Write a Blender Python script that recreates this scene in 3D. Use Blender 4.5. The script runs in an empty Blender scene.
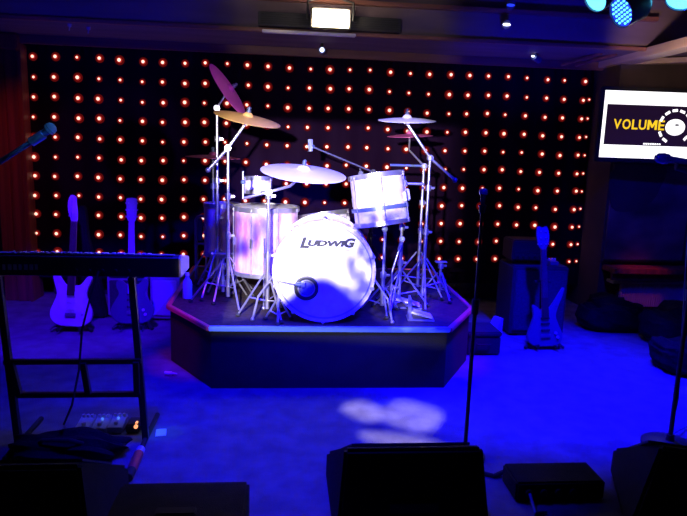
import bpy, bmesh, math, random
from mathutils import Vector, Matrix, Quaternion
random.seed(7)
SC = bpy.context.scene
COL = SC.collection
PI = math.pi
R = math.radians
V = Vector

# ---------------------------------------------------------------- camera
CAM_H, FPX, PITCH, ROLL, YAW = 1.35, 620.0, R(10), R(1.9), R(5.5)
FW = V((math.sin(YAW)*math.cos(PITCH), math.cos(YAW)*math.cos(PITCH), -math.sin(PITCH)))
_rt = V((math.cos(YAW), -math.sin(YAW), 0)); _up = _rt.cross(FW)
RT = math.cos(ROLL)*_rt + math.sin(ROLL)*_up
UP = math.cos(ROLL)*_up - math.sin(ROLL)*_rt
CP = V((0, 0, CAM_H))
cam = bpy.data.cameras.new('camera'); cam.sensor_width = 36; cam.lens = FPX/687*36
cam.clip_start = 0.05; cam.clip_end = 60
camo = bpy.data.objects.new('camera', cam); COL.objects.link(camo)
camo.matrix_world = Matrix(((RT.x, UP.x, -FW.x, 0), (RT.y, UP.y, -FW.y, 0), (RT.z, UP.z, -FW.z, CAM_H), (0, 0, 0, 1)))
SC.camera = camo

def ray(px, py):
    return FW + (px-343.5)/FPX*RT - (py-258)/FPX*UP
def aty(px, py, y):                       # the room point seen at a photo position, at room depth y
    d = ray(px, py); return CP + d*(y/d.y)
def atz(px, py, z):                       # same, at height z
    d = ray(px, py); return CP + d*((z-CAM_H)/d.z)

# ---------------------------------------------------------------- materials
def mat(name, col, rough=.6, metal=0., emit=None, es=1., spec=.5, noise=None, bump=None, coat=0.):
    m = bpy.data.materials.new(name); m.use_nodes = True
    nt = m.node_tree; b = nt.nodes['Principled BSDF']
    b.inputs['Base Color'].default_value = (*col, 1); b.inputs['Roughness'].default_value = rough
    b.inputs['Metallic'].default_value = metal; b.inputs['Specular IOR Level'].default_value = spec
    b.inputs['Coat Weight'].default_value = coat
    if emit:
        b.inputs['Emission Color'].default_value = (*emit, 1); b.inputs['Emission Strength'].default_value = es
    tc = nt.nodes.new('ShaderNodeTexCoord')
    if noise:                              # (scale vector, second colour, detail)
        mp = nt.nodes.new('ShaderNodeMapping'); mp.inputs['Scale'].default_value = noise[0]
        n = nt.nodes.new('ShaderNodeTexNoise'); n.inputs['Scale'].default_value = 1; n.inputs['Detail'].default_value = noise[2]
        r = nt.nodes.new('ShaderNodeValToRGB')
        r.color_ramp.elements[0].position = .35; r.color_ramp.elements[0].color = (*col, 1)
        r.color_ramp.elements[1].position = .65; r.color_ramp.elements[1].color = (*noise[1], 1)
        nt.links.new(tc.outputs['Object'], mp.inputs['Vector']); nt.links.new(mp.outputs[0], n.inputs['Vector'])
        nt.links.new(n.outputs['Fac'], r.inputs[0]); nt.links.new(r.outputs[0], b.inputs['Base Color'])
    if bump:
        n2 = nt.nodes.new('ShaderNodeTexNoise'); n2.inputs['Scale'].default_value = bump[0]; n2.inputs['Detail'].default_value = 3
        bp = nt.nodes.new('ShaderNodeBump'); bp.inputs['Strength'].default_value = bump[1]; bp.inputs['Distance'].default_value = .01
        nt.links.new(tc.outputs['Object'], n2.inputs['Vector']); nt.links.new(n2.outputs['Fac'], bp.inputs['Height'])
        nt.links.new(bp.outputs[0], b.inputs['Normal'])
    return m
M = {}
M['floor'] = mat('floor_carpet', (.15, .13, .17), .95, noise=((9, 9, 9), (.21, .19, .24), 6), bump=(160, .5), spec=.1)
M['ceil'] = mat('ceiling_paint', (.10, .075, .09), .9, noise=((2, 2, 2), (.14, .10, .12), 4))
M['soffit'] = mat('soffit_paint', (.16, .11, .14), .75, noise=((1.5, 8, 8), (.22, .15, .18), 4))
M['trimwood'] = mat('trim_wood', (.34, .14, .09), .5, noise=((1, 14, 14), (.22, .08, .06), 4))
M['post'] = mat('stained_wood', (.30, .07, .05), .6, noise=((26, 26, .8), (.16, .04, .035), 4))
M['beam'] = mat('pale_beam', (.62, .47, .38), .6, noise=((14, 1, 14), (.5, .36, .29), 4))
M['wall'] = mat('dark_wall', (.06, .045, .05), .9, noise=((3, 3, 3), (.09, .06, .07), 4))
M['mural'] = mat('mural_paint', (.05, .04, .045), .8, noise=((2.2, 2.2, 3.4), (.26, .19, .2), 2))
M['cloth'] = mat('curtain_cloth', (.009, .003, .014), .95, spec=.0, noise=((5, 5, 1.2), (.013, .005, .020), 3))
M['led_core'] = mat('led_core', (.9, .6, .5), emit=(1, .56, .42), es=1.9)
M['led_lens'] = mat('led_lens', (.08, .008, .006), .5, emit=(1, .045, .03), es=.42)
M['led_halo'] = mat('led_halo', (.004, .001, .001), .9, emit=(1, .03, .03), es=.095, spec=0.)  # glow halo round each lamp, painted as a dim emissive disc
M['deck'] = mat('riser_carpet', (.045, .03, .035), .95, noise=((30, 30, 30), (.07, .05, .05), 5), bump=(200, .4), spec=.1)
M['skirt'] = mat('riser_skirt', (.016, .016, .017), .9, bump=(120, .4), noise=((6, 6, 6), (.022, .022, .024), 3))
M['nosing'] = mat('riser_nosing', (.28, .58, .9), .45, metal=.2)
M['nosing_red'] = mat('riser_side_nosing', (.62, .10, .13), .5)
M['chrome'] = mat('chrome', (.66, .64, .74), .3, metal=.85)
M['chrome_dark'] = mat('worn_steel', (.35, .35, .4), .4, metal=.7)
M['black'] = mat('black_metal', (.03, .03, .033), .45, metal=.2)
M['rubber'] = mat('black_rubber', (.02, .02, .02), .8)
M['white_head'] = mat('white_drumhead', (.86, .85, .86), .55)
M['bronze'] = mat('cymbal_bronze', (.92, .52, .16), .4, metal=.25)
M['bronze_pale'] = mat('pale_cymbal_bronze', (.93, .88, .78), .45, metal=.1)
M['bronze_red'] = mat('reddish_cymbal_bronze', (.55, .10, .34), .4, metal=.2)
M['ink'] = mat('black_ink', (.008, .008, .01), .6)
M['guitar_white'] = mat('white_lacquer', (.78, .74, .8), .35, coat=.4)
M['guitar_blue'] = mat('blue_grey_lacquer', (.13, .14, .2), .4, coat=.3)
M['guitar_dark'] = mat('dark_lacquer', (.10, .10, .16), .35, coat=.4)
M['maple'] = mat('neck_wood', (.42, .27, .18), .5, noise=((30, 30, 2), (.34, .2, .13), 3))
M['rosewood'] = mat('fingerboard_wood', (.08, .04, .03), .55, noise=((30, 30, 2), (.05, .028, .02), 3))
M['tolex'] = mat('black_tolex', (.03, .03, .034), .75, bump=(300, .4), noise=((12, 12, 12), (.04, .04, .045), 3))
M['grey_tolex'] = mat('grey_tolex', (.26, .26, .32), .75, bump=(300, .4), noise=((12, 12, 12), (.3, .3, .36), 3))
M['grille'] = mat('grille_cloth', (.04, .04, .055), .9, noise=((60, 60, 60), (.055, .055, .075), 2))
M['dark_grille'] = mat('steel_grille', (.03, .03, .035), .7, noise=((80, 80, 80), (.05, .05, .055), 2))
M['plastic'] = mat('black_plastic', (.025, .025, .03), .5)
M['wedge'] = mat('textured_black_paint', (.012, .011, .013), .8, bump=(260, .5), spec=.2, noise=((20, 20, 20), (.017, .016, .018), 2))
M['key_white'] = mat('ivory_plastic', (.85, .83, .82), .3)
M['endcap'] = mat('grey_plastic', (.75, .5, .6), .5)
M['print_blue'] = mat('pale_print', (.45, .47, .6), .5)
M['red_plastic'] = mat('red_plastic', (.7, .06, .05), .4)
M['paper'] = mat('pale_paper', (.75, .95, .95), .8)
M['mic_blue'] = mat('mic_body', (.12, .16, .28), .35, metal=.4)
M['mic_grille'] = mat('mic_mesh', (.6, .68, .75), .4, metal=.5, bump=(600, .8))
M['pet'] = mat('clear_blue_plastic', (.25, .45, .75), .2)
M['bag'] = mat('black_nylon', (.010, .009, .011), .9, bump=(40, .8), spec=.15, noise=((8, 8, 8), (.016, .014, .017), 3))
M['screen_white'] = mat('screen_white', (.1, .1, .1), .3, emit=(1, .98, 1), es=1.6)
M['screen_dark'] = mat('screen_dark', (.02, .02, .03), .3, emit=(.035, .012, .05), es=.35)
M['screen_yellow'] = mat('screen_yellow', (.1, .08, .0), .3, emit=(1, .62, .02), es=1.1)
M['lamp_warm'] = mat('flood_lens', (.9, .85, .7), .3, emit=(1, .84, .55), es=3.2)
M['lamp_cyan'] = mat('cyan_led', (.1, .3, .4), .3, emit=(.10, .62, 1), es=3.0)
M['lamp_blue'] = mat('blue_led', (.02, .03, .3), .3, emit=(.02, .05, 1), es=1.1)
M['lamp_white'] = mat('pin_lens', (.5, .5, .6), .3, emit=(.75, .8, 1), es=3.0)
M['lamp_orange'] = mat('indicator_lens', (.5, .2, .1), .3, emit=(1, .35, .15), es=1.5)
M['indicator_blue'] = mat('indicator_blue', (.1, .2, .5), .3, emit=(.12, .3, 1), es=.8)
M['radiator'] = mat('white_enamel', (.5, .48, .5), .5)

def pearl(name, dark, light, sc):
    m = mat(name, dark, .3, noise=(sc, light, 5), coat=.3)
    return m
M['pearl'] = pearl('white_violet_pearl', (.58, .20, .62), (.88, .70, .90), (16, 16, 5))
M['pearl_white'] = pearl('white_pearl', (.68, .54, .78), (.94, .90, .94), (14, 14, 14))
M['pearl_shaded'] = pearl('shaded_violet_pearl', (.30, .12, .42), (.62, .34, .68), (16, 16, 4))  # darker copy of the pearl wrap, shade put into the colour

# ---------------------------------------------------------------- mesh builder
class MB:
    def __init__(s, mtx=None): s.v = []; s.f = []; s.mi = []; s.M = mtx; s.cur = 0
    def add(s, vs, fs):
        o = len(s.v)
        s.v += [(s.M @ V(p)) if s.M else V(p) for p in vs]
        s.f += [[o+i for i in f] for f in fs]; s.mi += [s.cur]*len(fs)
        return s
    def box(s, lo, hi, bev=0., m=None):
        bm = bmesh.new(); bmesh.ops.create_cube(bm, size=1)
        c = [(a+b)/2 for a, b in zip(lo, hi)]; d = [abs(b-a) for a, b in zip(lo, hi)]
        for v in bm.verts: v.co = V((v.co.x*d[0]+c[0], v.co.y*d[1]+c[1], v.co.z*d[2]+c[2]))
        if bev: bmesh.ops.bevel(bm, geom=bm.edges[:], offset=min(bev, min(d)*.45), segments=2, affect='EDGES')
        return s.frombm(bm, m)
    def frombm(s, bm, m=None):
        bm.verts.index_update()
        vs = [(m @ v.co) if m else v.co.copy() for v in bm.verts]
        fs = [[v.index for v in f.verts] for f in bm.faces]; bm.free()
        return s.add(vs, fs)
    def tube(s, pts, r, n=10, cap=True):
        pts = [V(p) for p in pts]; rs = r if isinstance(r, (list, tuple)) else [r]*len(pts)
        vs, fs = [], []; prev = None
        for i, p in enumerate(pts):
            t = (pts[min(i+1, len(pts)-1)]-pts[max(i-1, 0)]).normalized()
            if prev is None:
                a = t.orthogonal().normalized()
            else:
                a = (prev-t*prev.dot(t))
                a = a.normalized() if a.length > 1e-6 else t.orthogonal().normalized()
            prev = a; b = t.cross(a)
            for k in range(n):
                q = 2*PI*k/n; vs.append(p+rs[i]*(math.cos(q)*a+math.sin(q)*b))
        for i in range(len(pts)-1):
            for k in range(n):
                fs.append([i*n+k, i*n+(k+1) % n, (i+1)*n+(k+1) % n, (i+1)*n+k])
        if cap:
            fs.append(list(range(n))[::-1]); fs.append([(len(pts)-1)*n+k for k in range(n)])
        return s.add(vs, fs)
    def lathe(s, prof, n=40, m=None, closed=False):     # prof: (r, z) pairs, spun round local Z
        vs, fs = [], []; k = len(prof)
        for i in range(n):
            q = 2*PI*i/n
            for r, z in prof:
                p = V((max(r, 1e-4)*math.cos(q), max(r, 1e-4)*math.sin(q), z)); vs.append((m @ p) if m else p)
        for i in range(n):
            for j in range(k if closed else k-1):
                j2 = (j+1) % k; i2 = (i+1) % n
                fs.append([i*k+j, i2*k+j, i2*k+j2, i*k+j2])
        return s.add(vs, fs)
    def prism(s, poly, d, m=None, bev=0.):               # poly in local XY, extruded to z = d
        bm = bmesh.new()
        f = bm.faces.new([bm.verts.new((p[0], p[1], 0)) for p in poly])
        r = bmesh.ops.extrude_face_region(bm, geom=[f])
        for g in r['geom']:
            if isinstance(g, bmesh.types.BMVert): g.co.z += d
        bmesh.ops.recalc_face_normals(bm, faces=bm.faces[:])
        if bev:
            es = [e for e in bm.edges if abs(e.verts[0].co.z-e.verts[1].co.z) < 1e-6]
            bmesh.ops.bevel(bm, geom=es, offset=bev, segments=2, affect='EDGES')
        return s.frombm(bm, m)
    def ball(s, c, r, sub=2, sc=(1, 1, 1)):
        bm = bmesh.new(); bmesh.ops.create_icosphere(bm, subdivisions=sub, radius=1)
        for v in bm.verts: v.co = V((v.co.x*r*sc[0]+c[0], v.co.y*r*sc[1]+c[1], v.co.z*r*sc[2]+c[2]))
        return s.frombm(bm)
    def text(s, body, m, size=.1, extrude=.002, sx=1., shear=0., off=0., align='LEFT'):
        cu = bpy.data.curves.new('lettering', 'FONT'); cu.body = body; cu.size = size; cu.extrude = extrude
        cu.shear = shear; cu.offset = off; cu.align_x = align; cu.resolution_u = 3
        ob = bpy.data.objects.new('lettering', cu); COL.objects.link(ob)
        dg = bpy.context.evaluated_depsgraph_get(); dg.update()
        me = bpy.data.meshes.new_from_object(ob.evaluated_get(dg))
        vs = [m @ V((v.co.x*sx, v.co.y, v.co.z)) for v in me.vertices]
        fs = [list(p.vertices) for p in me.polygons]
        bpy.data.objects.remove(ob); bpy.data.curves.remove(cu); bpy.data.meshes.remove(me)
        return s.add(vs, fs)
    def mesh(s, name, mats, off=V((0, 0, 0)), fixn=True):
        me = bpy.data.meshes.new(name)
        me.from_pydata([tuple(p-off) for p in s.v], [], s.f)
        for m in (mats if isinstance(mats, (list, tuple)) else [mats]): me.materials.append(m)
        me.polygons.foreach_set('material_index', s.mi)
        if fixn:
            bm = bmesh.new(); bm.from_mesh(me); bmesh.ops.recalc_face_normals(bm, faces=bm.faces[:]); bm.to_mesh(me); bm.free()
        me.polygons.foreach_set('use_smooth', [True]*len(me.polygons))
        me.set_sharp_from_angle(angle=R(38)); me.update()
        return me

OFF = {}
def tag(o, label=None, cat=None, group=None, kind=None):
    for k, x in (('label', label), ('category', cat), ('group', group), ('kind', kind)):
        if x: o[k] = x
    return o
def thing(name, label, cat, loc, group=None):
    o = bpy.data.objects.new(name, None); COL.objects.link(o); o.empty_display_size = .1
    o.location = loc; OFF[o.name] = V(loc)
    return tag(o, label, cat, group)
def part(name, mb, m, parent, label=None, kind=None):
    off = OFF[parent.name]
    o = bpy.data.objects.new(name, mb.mesh(name, m, off)); COL.objects.link(o); o.parent = parent
    OFF[o.name] = off
    return tag(o, label, None, None, kind)
def solo(name, mb, m, label, cat, loc, group=None):
    o = bpy.data.objects.new(name, mb.mesh(name, m, V(loc))); COL.objects.link(o); o.location = loc
    OFF[o.name] = V(loc)
    return tag(o, label, cat, group)
def struct(name, mb, m, loc=(0, 0, 0)):
    o = bpy.data.objects.new(name, mb.mesh(name, m, V(loc))); COL.objects.link(o); o.location = loc
    OFF[o.name] = V(loc)
    return tag(o, kind='structure')
def frame(origin, z, x=None):                            # matrix with local Z along z
    z = V(z).normalized()
    x = V(x) if x is not None else z.orthogonal()
    x = (x-z*x.dot(z)).normalized(); y = z.cross(x)
    return Matrix(((x.x, y.x, z.x, origin[0]), (x.y, y.y, z.y, origin[1]), (x.z, y.z, z.z, origin[2]), (0, 0, 0, 1)))
def smooth(poly, k=4):                                   # closed Catmull-Rom
    out = []; n = len(poly)
    for i in range(n):
        p0, p1, p2, p3 = [V((*poly[(i+j-1) % n], 0)) for j in range(4)]
        for t in range(k):
            u = t/k
            q = .5*((2*p1)+(-p0+p2)*u+(2*p0-5*p1+4*p2-p3)*u*u+(-p0+3*p1-3*p2+p3)*u**3)
            out.append((q.x, q.y))
    return out

# ---------------------------------------------------------------- setting
XL, XR, YB, YF, ZC = -3.4, 4.9, 5.75, -2.2, 2.5
struct('floor', MB().box((XL-.2, YF-.2, -.1), (XR+.2, YB+.2, 0)), M['floor'])
struct('ceiling', MB().box((XL-.2, YF-.2, ZC), (XR+.2, YB+.2, ZC+.1)), M['ceil'])
struct('wall_back', MB().box((XL-.2, YB, 0), (XR+.2, YB+.15, ZC)), M['wall'])
struct('wall_left', MB().box((XL-.2, YF, 0), (XL, YB, ZC)), M['wall'])
struct('wall_right', MB().box((XR, YF, 0), (XR+.2, YB, ZC)), M['wall'])
struct('wall_front', MB().box((XL, YF-.2, 0), (XR, YF, ZC)), M['wall'])
# lowered soffit over the stage, with its edge trims
SZ, SY = 2.15, 4.6
struct('trim_1', MB().box((XL, SY, SZ), (XR, YB, ZC)), M['soffit'])
struct('trim_2', MB().box((XL, SY-.025, SZ-.012), (2.70, SY+.02, SZ+.014), .004), M['trimwood'])
struct('trim_3', MB().box((XL, SY-.05, 2.345), (2.70, SY, 2.375), .004), M['trimwood'])
struct('trim_4', MB().box((XL, 5.30, 2.085), (2.70, 5.345, SZ), .004), M['trimwood'])
# pale beam running towards the room on the right, and the stub crossing it
struct('trim_5', MB().box((2.645, 3.2, 2.10), (2.80, 5.3, 2.165), .006), M['beam'])
b = MB(); b.prism([(2.76, 5.0), (3.30, 4.62), (3.30, 4.80), (2.76, 5.02)], .04, Matrix.Translation((0, 0, 2.10)))
struct('trim_6', b, M['beam'])
b = MB()
for k in range(2):
    x = 2.28+.12*k
    b.tube([(x, 5.2, 2.10), (x+.16, 4.85, 2.15)], .014, 6)
struct('trim_7', b, M['trimwood'])
# return wall right of the curtain, with its mural
struct('wall_side', MB().box((2.70, 5.02, 0), (XR, YB, SZ)), M['wall'])
# stained post left of the curtain
b = MB()
for k, (x0, x1, y) in enumerate(((-2.33, -2.22, 5.30), (-2.22, -2.12, 5.285), (-2.12, -2.085, 5.27))):
    b.box((x0, y, 0), (x1-.006, 5.5, 2.085), .006)
struct('trim_8', b, M['post'])
struct('trim_9', MB().box((XL, 5.2, 2.02), (-2.085, 5.27, 2.14), .01), M['post'])
struct('baseboard_back', MB().box((-2.03, 5.56, 0), (2.6, 5.6, .16), .006), M['wall'])
struct('wall_stage', MB().box((-2.03, 5.6, 0), (2.6, 5.64, 2.15)), M['wall'])

# ---------------------------------------------------------------- star curtain
cur = thing('star_curtain', 'black backdrop curtain studded with rows of glowing red lamps behind the drum kit', 'curtain', (.27, 5.4, .2))
CW = (-2.038, 2.576, -2.10, 2.60)                        # left/right at the top, left/right at the bottom
def cpoint(u, z):
    t = (2.0-z)/1.8
    x = (CW[0]+(CW[2]-CW[0])*t)*(1-u)+(CW[1]+(CW[3]-CW[1])*t)*u
    y = 5.40+.012*math.sin(u*97+z)+.008*math.sin(u*41+1+2*z)
    return V((x, y, z))
b = MB(); NU, NZ = 330, 24; vs, fs = [], []
for j in range(NZ+1):
    z = .18+(2.10-.18)*j/NZ
    for i in range(NU+1):
        u = -.015+1.036*i/NU
        p = cpoint(u, z)
        if z > 1.98: p.y += .01*math.sin(u*420)*(z-1.98)/.1
        vs.append(p)
for j in range(NZ):
    for i in range(NU):
        a = j*(NU+1)+i; fs.append([a, a+1, a+NU+2, a+NU+1])
b.add(vs, fs)
# thickness: a second skin behind
o0 = len(vs); back = [p+V((0, .012, 0)) for p in vs]
b.add(back, [f[::-1] for f in fs])
part('drape', b, M['cloth'], cur)
b = MB(); b.tube([(-2.12, 5.415, 2.11), (2.69, 5.415, 2.11)], .014, 10)
part('curtain_rail', b, M['black'], cur)
ring = MB()
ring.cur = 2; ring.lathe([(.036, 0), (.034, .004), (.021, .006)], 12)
ring.cur = 1; ring.lathe([(0.0215, .003), (.021, .008), (.016, .014), (.010, .0165)], 12)
ring.cur = 0; ring.lathe([(.0128, .0155), (.0115, .020), (.007, .0245), (0, .026)], 12)
led_me = ring.mesh('bulb', [M['led_core'], M['led_lens'], M['led_halo']])
dz = (2.0-.405)/10
spots = []
for c in range(29):
    for r in range(11):
        if c == 28 and r == 0: continue
        u = (c+random.uniform(-.04, .04))/27.0
        if c == 28: u = 1.013
        z = 2.0-dz*r+random.uniform(-.004, .004)+.006*math.sin(c*.9)
        p = cpoint(u, z)
        spots.append((p-V((0, .008, 0)), c, r))
def hidden(p):
    v = p-CP; w = v.dot(FW); x = 343.5+FPX*v.dot(RT)/w; y = 258-FPX*v.dot(UP)/w
    return (186 < x < 442 and y > 108) or y > 250 or (60 < x < 90 and y > 195) or (120 < x < 142 and y > 205)
rank = sorted(range(len(spots)), key=lambda i: (hidden(spots[i][0]), (spots[i][0]-CP).length))
single = set(rank[:100])
rest = MB(); off = OFF[cur.name]
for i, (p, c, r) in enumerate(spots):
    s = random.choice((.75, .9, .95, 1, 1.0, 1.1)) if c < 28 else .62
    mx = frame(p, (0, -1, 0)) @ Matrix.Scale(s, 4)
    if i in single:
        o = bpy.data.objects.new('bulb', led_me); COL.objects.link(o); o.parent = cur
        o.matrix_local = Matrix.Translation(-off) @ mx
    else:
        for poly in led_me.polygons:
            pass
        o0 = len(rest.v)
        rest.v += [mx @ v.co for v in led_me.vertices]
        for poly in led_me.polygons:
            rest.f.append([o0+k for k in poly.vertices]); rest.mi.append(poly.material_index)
part('bulbs', rest, [M['led_core'], M['led_lens'], M['led_halo']], cur, kind='stuff')

# ---------------------------------------------------------------- drum riser
RZ = .36
RP = [(-.41, 3.34), (.945, 3.34), (1.215, 3.81), (1.23, 5.1), (-.74, 5.1), (-.715, 3.81)]
ris = thing('drum_riser', 'low black carpeted drum riser with cut front corners and bright front edge', 'stage riser', (.25, 4.2, 0))
def inset(poly, d):
    cx = sum(p[0] for p in poly)/len(poly); cy = sum(p[1] for p in poly)/len(poly)
    return [(p[0]+(d if p[0] < cx else -d), p[1]+(d if p[1] < cy else -d)) for p in poly]
part('skirt', MB().prism(inset(RP, .012), RZ-.025), M['skirt'], ris)
part('deck', MB().prism(inset(RP, .004), .024, Matrix.Translation((0, 0, RZ-.025))), M['deck'], ris)
for i in range(6):
    a, c = V((*RP[i], 0)), V((*RP[(i+1) % 6], 0))
    d = (c-a).normalized(); n = V((d.y, -d.x, 0))
    b = MB(frame((a.x, a.y, RZ-.022), (0, 0, 1), d)); L = (c-a).length
    b.box((0, -.012, 0), (L, .02, .026), .004)
    part('edge_trim', b, M['nosing'] if i == 0 else M['nosing_red'], ris, 'bright metal front edge' if i == 0 else None)

# ---------------------------------------------------------------- drums
def drum(name, label, base, axis, rad, dep, shell, xref=(1, 0, 0), lugs=8, group=None, legs=0, loc=None):
    mx = frame(base, axis, xref)
    t = thing(name, label, 'drum', loc or base, group)
    b = MB(mx); b.lathe([(rad-.006, .004), (rad, .004), (rad, dep-.004), (rad-.006, dep-.004)], 56, closed=True); part('shell', b, shell, t)
    for z0, z1 in ((-.006, .02), (dep-.02, dep+.008)):
        b = MB(mx); b.lathe([(rad+.002, z0), (rad+.010, z0), (rad+.010, z1), (rad+.002, z1)], 56, closed=True); part('hoop', b, M['chrome'], t)
    b = MB(mx); b.lathe([(0, dep+.001), (rad*.96, dep+.001), (rad+.004, dep-.002)], 56); part('batter_head', b, M['white_head'], t)
    b = MB(mx); b.lathe([(0, 0), (rad*.96, 0), (rad+.004, .004)], 56); part('bottom_head', b, M['white_head'], t)
    for k in range(lugs):
        q = 2*PI*(k+.5)/lugs; c, s = math.cos(q), math.sin(q)
        b = MB(mx @ Matrix.Rotation(q, 4, 'Z'))
        b.box((rad, -.009, dep*.5-.03), (rad+.016, .009, dep*.5+.03), .004)
        b.tube([(rad+.012, 0, .0), (rad+.012, 0, dep)], .003, 6)
        part('lug', b, M['chrome'], t)
    for k in range(legs):
        q = 2*PI*(k+.25)/legs; b = MB()
        p = mx @ V(((rad+.012)*math.cos(q), (rad+.012)*math.sin(q), dep*.6)); out = V((math.cos(q), math.sin(q), 0))
        b.tube([p, p-V((0, 0, dep*.6)), V((p.x, p.y, RZ+.05))+out*.02, V((p.x, p.y, RZ+.006))+out*.04], .006, 8)
        b.ball(V((p.x, p.y, RZ+.012))+out*.04, .012)
        part('leg', b, M['chrome'], t)
    return t, mx

# bass drum (axis towards the viewer)
kc = aty(328, 268, 3.42)
KR, KD = .272, .40
kick = thing('bass_drum', 'large white bass drum facing front at the riser edge with black lettering', 'drum', (kc.x, 3.62, RZ))
kc = V((kc.x, 3.42, RZ+.302))
kick_yaw = -.05
mx = frame((kc.x, kc.y+KD+.02, kc.z), (math.sin(kick_yaw), -math.cos(kick_yaw), .0), (1, 0, 0))   # local x right, y up? (z towards viewer)
mx = Matrix((( mx[0][0], 0, mx[0][2], mx[0][3]), (mx[1][0], 0, mx[1][2], mx[1][3]), (0, 1, 0, mx[2][3]), (0, 0, 0, 1)))
F = KD+.02                                               # local z of the front hoop
b = MB(mx); b.lathe([(KR-.008, .02), (KR, .02), (KR, KD), (KR-.008, KD)], 72, closed=True); part('shell', b, M['pearl_white'], kick)
for z0 in (-.005, KD-.018):
    b = MB(mx); b.lathe([(KR+.002, z0), (KR+.020, z0), (KR+.022, z0+.018), (KR+.020, z0+.040), (KR+.002, z0+.040)], 72, closed=True)
    part('hoop', b, M['pearl_white'], kick)
b = MB(mx); b.lathe([(0, KD+.006), (KR-.004, KD+.006), (KR+.003, KD+.012)], 72)
head = part('front_head', b, M['white_head'], kick)
b = MB(mx); b.lathe([(KR-.006, KD+.008), (KR-.006, KD+.016), (KR+.003, KD+.016), (KR+.003, KD+.008)], 72, closed=True); part('head_collar', b, M['chrome_dark'], kick)
b = MB(mx); b.lathe([(0, .012), (KR, .012)], 48); part('batter_head', b, M['white_head'], kick)
# mic port, low on the viewer's left
pcx, pcy = -.098, -.098
b = MB(mx @ Matrix.Translation((pcx, pcy, KD+.006))); b.lathe([(.050, 0), (.070, 0), (.070, .008), (.062, .011), (.050, .008)], 40, closed=True)
part('port_ring', b, M['black'], kick, 'black ring round the microphone port')
b = MB(mx @ Matrix.Translation((pcx, pcy, KD+.0075))); b.lathe([(0, 0), (.044, 0)], 32)
part('port_opening', b, M['guitar_blue'], kick, 'blue lit foam inside the port')
b = MB(mx @ Matrix.Translation((pcx, pcy, KD+.006))); b.lathe([(.043, 0), (.050, 0), (.050, .006), (.043, .006)], 36, closed=True)
part('inner_ring', b, M['chrome'], kick)
# lettering across the head
def kx(px, py):                                          # photo position -> local head coordinates
    p = mx.inverted() @ aty(px, py, kc.y); return p.x, p.y
b = MB()
tz = KD+.0065
def letters(body, px0, px1, pyb, cap, sh=.18, off=.0012):
    x0, y0 = kx(px0, pyb); x1, _ = kx(px1, pyb)
    size = cap/.70
    tmp = MB(); tmp.text(body, Matrix.Identity(4), size, .0012, 1., sh, off)
    w = max(p.x for p in tmp.v)-min(p.x for p in tmp.v); mn = min(p.x for p in tmp.v)
    b.text(body, mx @ Matrix.Translation((x0, y0, tz)) @ Matrix.Diagonal(((x1-x0)/w, 1, 1, 1)) @ Matrix.Translation((-mn, 0, 0)), size, .0012, 1., sh, off)
letters('L', 299.5, 309.5, 248.0, .056, .25, .004)
letters('UDWI', 307.5, 345.5, 246.0, .030, .2, .003)
letters('G', 344, 355.5, 247.0, .046, .25, .004)
part('lettering', b, M['ink'], kick, 'black slanted maker lettering on the white front head')
b = MB(mx); x0, y0 = kx(303, 250); x1, _ = kx(352, 250); b.box((x0, y0, tz-.001), (x1, y0+.002, tz+.0006))
part('underline', b, M['chrome_dark'], kick)
for k in range(10):
    q = 2*PI*(k+.5)/10; b = MB(mx @ Matrix.Rotation(q, 4, 'Z'))
    b.box((KR+.004, -.010, KD-.01), (KR+.028, .010, KD+.028), .004); b.tube([(KR+.026, 0, KD+.03), (KR+.026, 0, KD*.72)], .0035, 6)
    part('tension_claw', b, M['chrome'], kick)
for k in range(10):
    q = 2*PI*(k+.5)/10; b = MB(mx @ Matrix.Rotation(q, 4, 'Z')); b.box((KR, -.011, KD*.5), (KR+.02, .011, KD*.74), .005)
    part('lug', b, M['chrome'], kick)
for s in (-1, 1):
    b = MB(mx); b.tube([(s*(KR+.005), -.03, KD*.8), (s*(KR+.10), -.16, KD*.95), (s*(KR+.13), -.292, KD*1.0)], .007, 8)
    b.ball((s*(KR+.13), -.289, KD*1.0), .012); b.box((s*(KR-.0), -.06, KD*.74), (s*(KR+.022), 0, KD*.86), .005)
    part('spur', b, M['chrome'], kick)

# floor tom, viewer's left
p = aty(266, 207, 3.97)
drum('floor_tom', 'violet and white pearl floor tom left of the bass drum', (p.x, 3.97, .55), (0, 0, 1), .203, p.z-.55, M['pearl'], lugs=8, legs=3, loc=(p.x, 3.97, RZ))
p = aty(222, 204, 4.42)
drum('floor_tom', 'dim violet floor tom behind the cymbal stands at the far left of the kit', (p.x, 4.42, .58), (0, 0, 1), .12, p.z-.58, M['pearl_shaded'], lugs=6, legs=3, loc=(p.x, 4.42, RZ))
# tom tilted towards the drummer
tc = aty(379, 199, 3.70)
ax = V((-.15, .10, .98)).normalized()
tom, tmx = drum('rack_tom', 'white pearl rack tom tilted on its arm above the bass drum', tc-ax*.15, ax, .160, .295, M['pearl_white'], lugs=6)
b = MB(tmx); b.box((.158, -.03, .12), (.185, .03, .19), .006); part('mount_bracket', b, M['chrome'], tom)
b = MB(tmx); b.lathe([(.161, .085), (.172, .085), (.172, .108), (.161, .108)], 56, closed=True); part('suspension_ring', b, M['mic_blue'], tom, 'dark suspension ring round the shell')
b = MB(tmx); b.box((-.118, -.118, .285), (-.09, -.09, .322), .005); b.tube([(-.104, -.104, .285), (-.104, -.104, .34)], .006, 8); part('clip_mount', b, M['black'], tom)
p = aty(258, 186, 4.25)
drum('timbale', 'small pinkish white drum behind the floor tom under the white ride cymbal', p-V((.0, 0, .05)), (.0, .08, 1), .088, .105, M['pearl_white'], lugs=6)

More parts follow.
